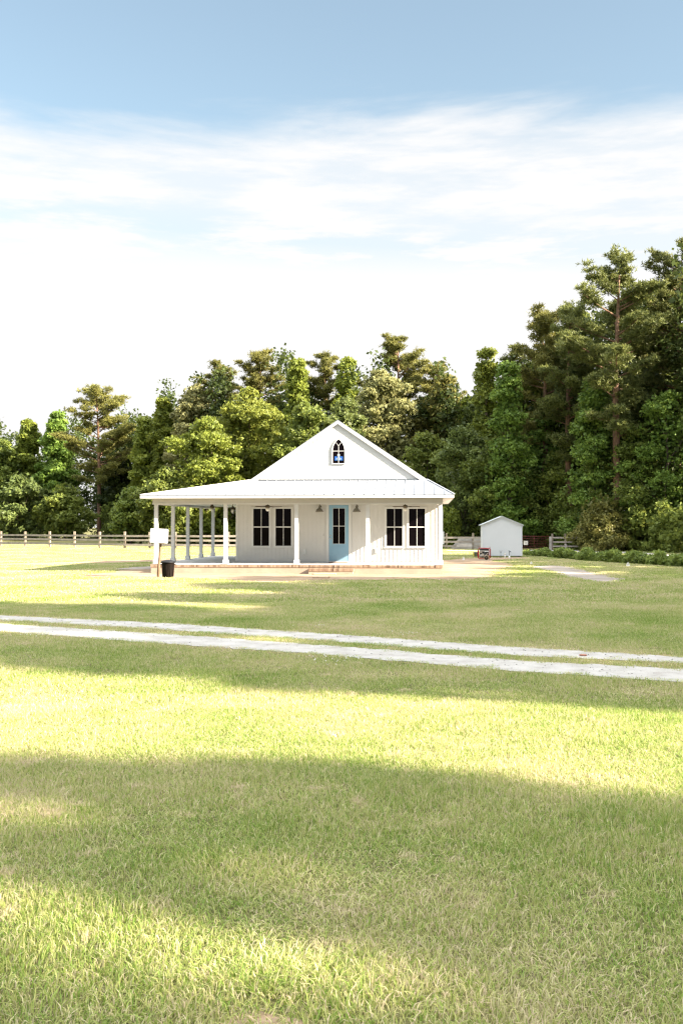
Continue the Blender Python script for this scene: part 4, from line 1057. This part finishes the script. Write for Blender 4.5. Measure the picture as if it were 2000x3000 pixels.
# ------------------------------------------------------------------ grass
rng = np.random.default_rng(77)
def tuft(name, rad, nb, hgt, wid, seed, lean=.5, flat=0.0):
    r = np.random.default_rng(seed)
    a = r.uniform(0, 6.28, nb); rr = rad * np.sqrt(r.uniform(0, 1, nb)) * (1 + .15 * r.normal(size=nb))
    B = np.stack([np.cos(a) * rr, np.sin(a) * rr, np.full(nb, -.004)], 1)
    h = hgt * np.clip(r.normal(1, .32, nb), .35, 1.9)[:, None]
    th = r.uniform(0, 6.28, nb); ld = np.stack([np.cos(th), np.sin(th), np.zeros(nb)], 1)
    le = (lean * r.uniform(.1, 1.3, nb))[:, None]
    ph = r.uniform(0, 6.28, nb); sd = np.stack([np.cos(ph), np.sin(ph), np.zeros(nb)], 1)
    w_ = wid * r.uniform(.6, 1.25, nb)[:, None]
    up = np.array([0, 0, 1.])
    m = B + (ld * le * .45 + up * .62) * h; t = B + (ld * le * 1.25 + up * (1.05 - .35 * le)) * h
    V = np.stack([B - sd * w_ / 2, B + sd * w_ / 2, m + sd * w_ * .42, m - sd * w_ * .42, t], 1)   # 5 verts
    me = bpy.data.meshes.new(name)
    n = nb
    me.vertices.add(n * 5); me.vertices.foreach_set('co', V.reshape(-1).astype(np.float32))
    base = (np.arange(n) * 5)[:, None]
    li = np.concatenate([base + np.array([[0, 1, 2, 3]]), base + np.array([[3, 2, 4]])], 1).reshape(-1)
    me.loops.add(n * 7); me.loops.foreach_set('vertex_index', li.astype(np.int32))
    st_ = np.stack([np.arange(n) * 7, np.arange(n) * 7 + 4], 1).reshape(-1)
    me.polygons.add(n * 2); me.polygons.foreach_set('loop_start', st_.astype(np.int32)); me.polygons.foreach_set('loop_total', np.tile([4, 3], n).astype(np.int32))
    at = me.attributes.new('tint', 'FLOAT', 'FACE')
    tv = np.clip(r.normal(.46, .27, n), 0, 1); tv[r.uniform(size=n) < .10] = .95
    at.data.foreach_set('value', np.repeat(tv, 2).astype(np.float32))
    me.update(calc_edges=True); me.materials.append(M['blade'])
    return bpy.data.objects.new(name, me)
gcol = bpy.data.collections.new('grass_source')
lods = [('a', .15, 150, .046, .0062), ('b', .25, 240, .042, .0075), ('c', .45, 180, .05, .018), ('d', .12, 46, .10, .0065)]
VAR = 3
for (k, rad, nb, hg, wd) in lods:
    for v in range(VAR): gcol.objects.link(tuft('%s%d' % (k, v), rad, nb, hg, wd, 100 + v * 7 + ord(k), .8 if k != 'd' else .55))
def scatter(d0, d1, step):
    out = []
    y = d0
    ys = np.arange(d0, d1, step)
    for yy in ys:
        lo = (-1000 / F) * yy * 1.06 - .35; hi = (1000 / F) * yy * 1.06 + .35
        xs = np.arange(lo, hi, step)
        out.append(np.stack([xs, np.full(len(xs), yy)], 1))
    P = np.concatenate(out); P = P + rng.uniform(-.5, .5, P.shape) * step
    X = P[:, 0] * math.cos(YAW) - P[:, 1] * math.sin(YAW); Y = P[:, 0] * math.sin(YAW) + P[:, 1] * math.cos(YAW)
    return X, Y
def sines(X, Y):
    return (np.sin(X * 1.3 + np.sin(Y * .9) * 1.5) + np.sin(Y * 1.7 + X * .6 + 2) + np.sin(X * 3.1 - Y * 2.3)) / 3
allp = []
houseP = [(XfL, YF), (XfR, YF), (XfR, YB), (XfL, YB)]
for li_, (d0, d1, step) in enumerate([(3.4, 11, .135), (11, 26, .24), (26, 104, .42)]):
    X, Y = scatter(d0, d1, step)
    keep = np.ones(len(X), bool)
    for P in bare:
        P = np.array(P)
        bb = (X > P[:, 0].min()) & (X < P[:, 0].max()) & (Y > P[:, 1].min() - .4) & (Y < P[:, 1].max() + .4)
        idx = np.nonzero(bb)[0]
        mg = (.10, .18, .36)[li_]
        if len(idx):
            for oy in (0, -mg, mg): keep[idx] &= ~pip(P, X[idx], Y[idx] + oy)
    keep &= ~pip(np.array(houseP), X, Y)
    X, Y = X[keep], Y[keep]
    if li_ == 0:
        sp = np.array([gp(*p) for p in [(655, 3040), (660, 3005), (760, 2978), (860, 2992), (890, 3040)]])
        kk = ~(pip(sp, X, Y) & (rng.uniform(size=len(X)) < .85)); X, Y = X[kk], Y[kk]
    s = .9 + .35 * sines(X, Y) + .25 * sines(X * 3.3 + 5, Y * 3.1) + rng.normal(0, .12, len(X))
    allp.append(np.stack([X, Y, np.clip(s, .45, 1.5), np.full(len(X), li_ * VAR) + rng.integers(0, VAR, len(X)), rng.uniform(0, 6.28, len(X))], 1))
# long tufts round the sand patch at the bottom edge and scattered
c0 = gp(780, 2960)
nn = 60; X = c0[0] + rng.normal(0, .30, nn); Y = c0[1] + .16 + np.abs(rng.normal(0, .13, nn))
X2, Y2 = scatter(3.5, 9, .55); X = np.concatenate([X, X2]); Y = np.concatenate([Y, Y2])
X3 = rng.uniform(-9, 8, 900); t_ = rng.uniform(0, 1, 900)
# fringes along the track edges
fr_pts = []
for edge in (far_t, far_b, nr_t, nr_b):
    for i in range(len(edge) - 1):
        A = gp(*edge[i]); B = gp(*edge[i + 1]); Ld = math.hypot(B[0] - A[0], B[1] - A[1])
        for q in range(int(Ld / .09)):
            t = rnd.random(); fr_pts.append((A[0] + (B[0] - A[0]) * t + rnd.gauss(0, .03), A[1] + (B[1] - A[1]) * t + rnd.gauss(0, .05 if rnd.random() < .85 else .16)))
fr_pts = np.array(fr_pts)
X = np.concatenate([X, fr_pts[:, 0]]); Y = np.concatenate([Y, fr_pts[:, 1]])
sc4 = rng.uniform(.35, .65, len(X)); sc4[-len(fr_pts):] = rng.uniform(.18, .42, len(fr_pts)); sc4[nn:nn + len(X2)] = rng.uniform(.25, .45, len(X2))
allp.append(np.stack([X, Y, sc4, 3 * VAR + rng.integers(0, VAR, len(X)), rng.uniform(0, 6.28, len(X))], 1))
A4 = np.concatenate(allp)
me = bpy.data.meshes.new('grass')
me.vertices.add(len(A4)); me.vertices.foreach_set('co', np.stack([A4[:, 0], A4[:, 1], np.zeros(len(A4))], 1).reshape(-1).astype(np.float32))
for nm_, col_, ty in (('sc', 2, 'FLOAT'), ('vi', 3, 'INT'), ('rz', 4, 'FLOAT')):
    at = me.attributes.new(nm_, ty, 'POINT'); at.data.foreach_set('value', A4[:, col_].astype(np.int32 if ty == 'INT' else np.float32))
me.materials.append(M['blade'])
go = bpy.data.objects.new('grass', me); COL.objects.link(go)
tag(go, 'mown lawn grass of green and straw-coloured blades', None, None, 'stuff')
gt2 = bpy.data.node_groups.new('grass_scatter', 'GeometryNodeTree')
gt2.interface.new_socket('Geometry', in_out='INPUT', socket_type='NodeSocketGeometry'); gt2.interface.new_socket('Geometry', in_out='OUTPUT', socket_type='NodeSocketGeometry')
N, L = gt2.nodes, gt2.links
gi = N.new('NodeGroupInput'); gout = N.new('NodeGroupOutput')
ci = N.new('GeometryNodeCollectionInfo'); ci.inputs['Collection'].default_value = gcol; ci.inputs['Separate Children'].default_value = True; ci.inputs['Reset Children'].default_value = True
ip = N.new('GeometryNodeInstanceOnPoints'); ip.inputs['Pick Instance'].default_value = True
def attr(n_, ty):
    a = N.new('GeometryNodeInputNamedAttribute'); a.data_type = ty; a.inputs['Name'].default_value = n_; return a.outputs['Attribute']
L.new(gi.outputs[0], ip.inputs['Points']); L.new(ci.outputs[0], ip.inputs['Instance']); L.new(attr('vi', 'INT'), ip.inputs['Instance Index'])
cx = N.new('ShaderNodeCombineXYZ'); L.new(attr('rz', 'FLOAT'), cx.inputs[2])
e2r = N.new('FunctionNodeEulerToRotation'); L.new(cx.outputs[0], e2r.inputs[0]); L.new(e2r.outputs[0], ip.inputs['Rotation'])
cs_ = N.new('ShaderNodeCombineXYZ'); a_sc = attr('sc', 'FLOAT')
cs_.inputs[0].default_value = 1; cs_.inputs[1].default_value = 1; L.new(a_sc, cs_.inputs[2]); L.new(cs_.outputs[0], ip.inputs['Scale'])
L.new(ip.outputs[0], gout.inputs[0])
go.modifiers.new('scatter', 'NODES').node_group = gt2
print('tufts', len(A4))

# clover heads by the track
q = []
cc = []
for (px, py, sx, sy, k) in [(980, 1945, 85, 20, 30), (130, 1872, 70, 8, 12), (1200, 1866, 90, 4, 12), (900, 1845, 60, 4, 6)]:
    for i in range(k):
        a = gp(px + rnd.gauss(0, sx * .55), py + rnd.gauss(0, sy * .5)); cc.append((a[0], a[1], rnd.uniform(.06, .10)))
bm = bmesh.new()
for x, y, z in cc:
    r_ = bmesh.ops.create_icosphere(bm, subdivisions=1, radius=.0085 * rnd.uniform(.8, 1.3)); bmesh.ops.translate(bm, verts=r_['verts'], vec=(x, y, z))
me = bpy.data.meshes.new('clover_flowers'); bm.to_mesh(me); bm.free(); me.materials.append(M['pvc'])
o = bpy.data.objects.new('clover_flowers', me); COL.objects.link(o); tag(o, 'tiny white clover heads in the grass along the track', None, None, 'stuff')

# loose stones on the ruts
bm = bmesh.new()
for top_, bot_ in ((far_t, far_b), (nr_t, nr_b)):
    for i in range(150):
        k = rnd.randrange(1, 5); t = rnd.random(); v_ = min(1.05, max(-.05, rnd.gauss(.5, .4)))
        tp_ = (top_[k][0] + (top_[k + 1][0] - top_[k][0]) * t, top_[k][1] + (top_[k + 1][1] - top_[k][1]) * t)
        bt_ = (bot_[k][0] + (bot_[k + 1][0] - bot_[k][0]) * t, bot_[k][1] + (bot_[k + 1][1] - bot_[k][1]) * t)
        a = gp(tp_[0], tp_[1] + (bt_[1] - tp_[1]) * v_)
        r_ = bmesh.ops.create_icosphere(bm, subdivisions=1, radius=rnd.uniform(.006, .017)); bmesh.ops.scale(bm, verts=r_['verts'], vec=(rnd.uniform(.8, 1.4), 1, .6)); bmesh.ops.translate(bm, verts=r_['verts'], vec=(a[0], a[1], .016))
me = bpy.data.meshes.new('loose_gravel'); bm.to_mesh(me); bm.free(); me.materials.append(M['gravel'])
o = bpy.data.objects.new('loose_gravel', me); COL.objects.link(o); tag(o, 'loose small grey stones strewn along the gravel track', None, None, 'stuff')

# ------------------------------------------------------------------ render settings
scene.view_settings.view_transform = 'Standard'; scene.view_settings.look = 'None'; scene.view_settings.gamma = 1.0
scene.view_settings.exposure = 2.52
c = scene.cycles
c.max_bounces = 6; c.diffuse_bounces = 3; c.glossy_bounces = 2; c.transmission_bounces = 3; c.transparent_max_bounces = 4
c.use_adaptive_sampling = True; c.adaptive_threshold = 0.015
c.use_denoising = True; c.denoising_prefilter = 'NONE'
c.pixel_filter_type = 'BLACKMAN_HARRIS'; c.filter_width = 1.3
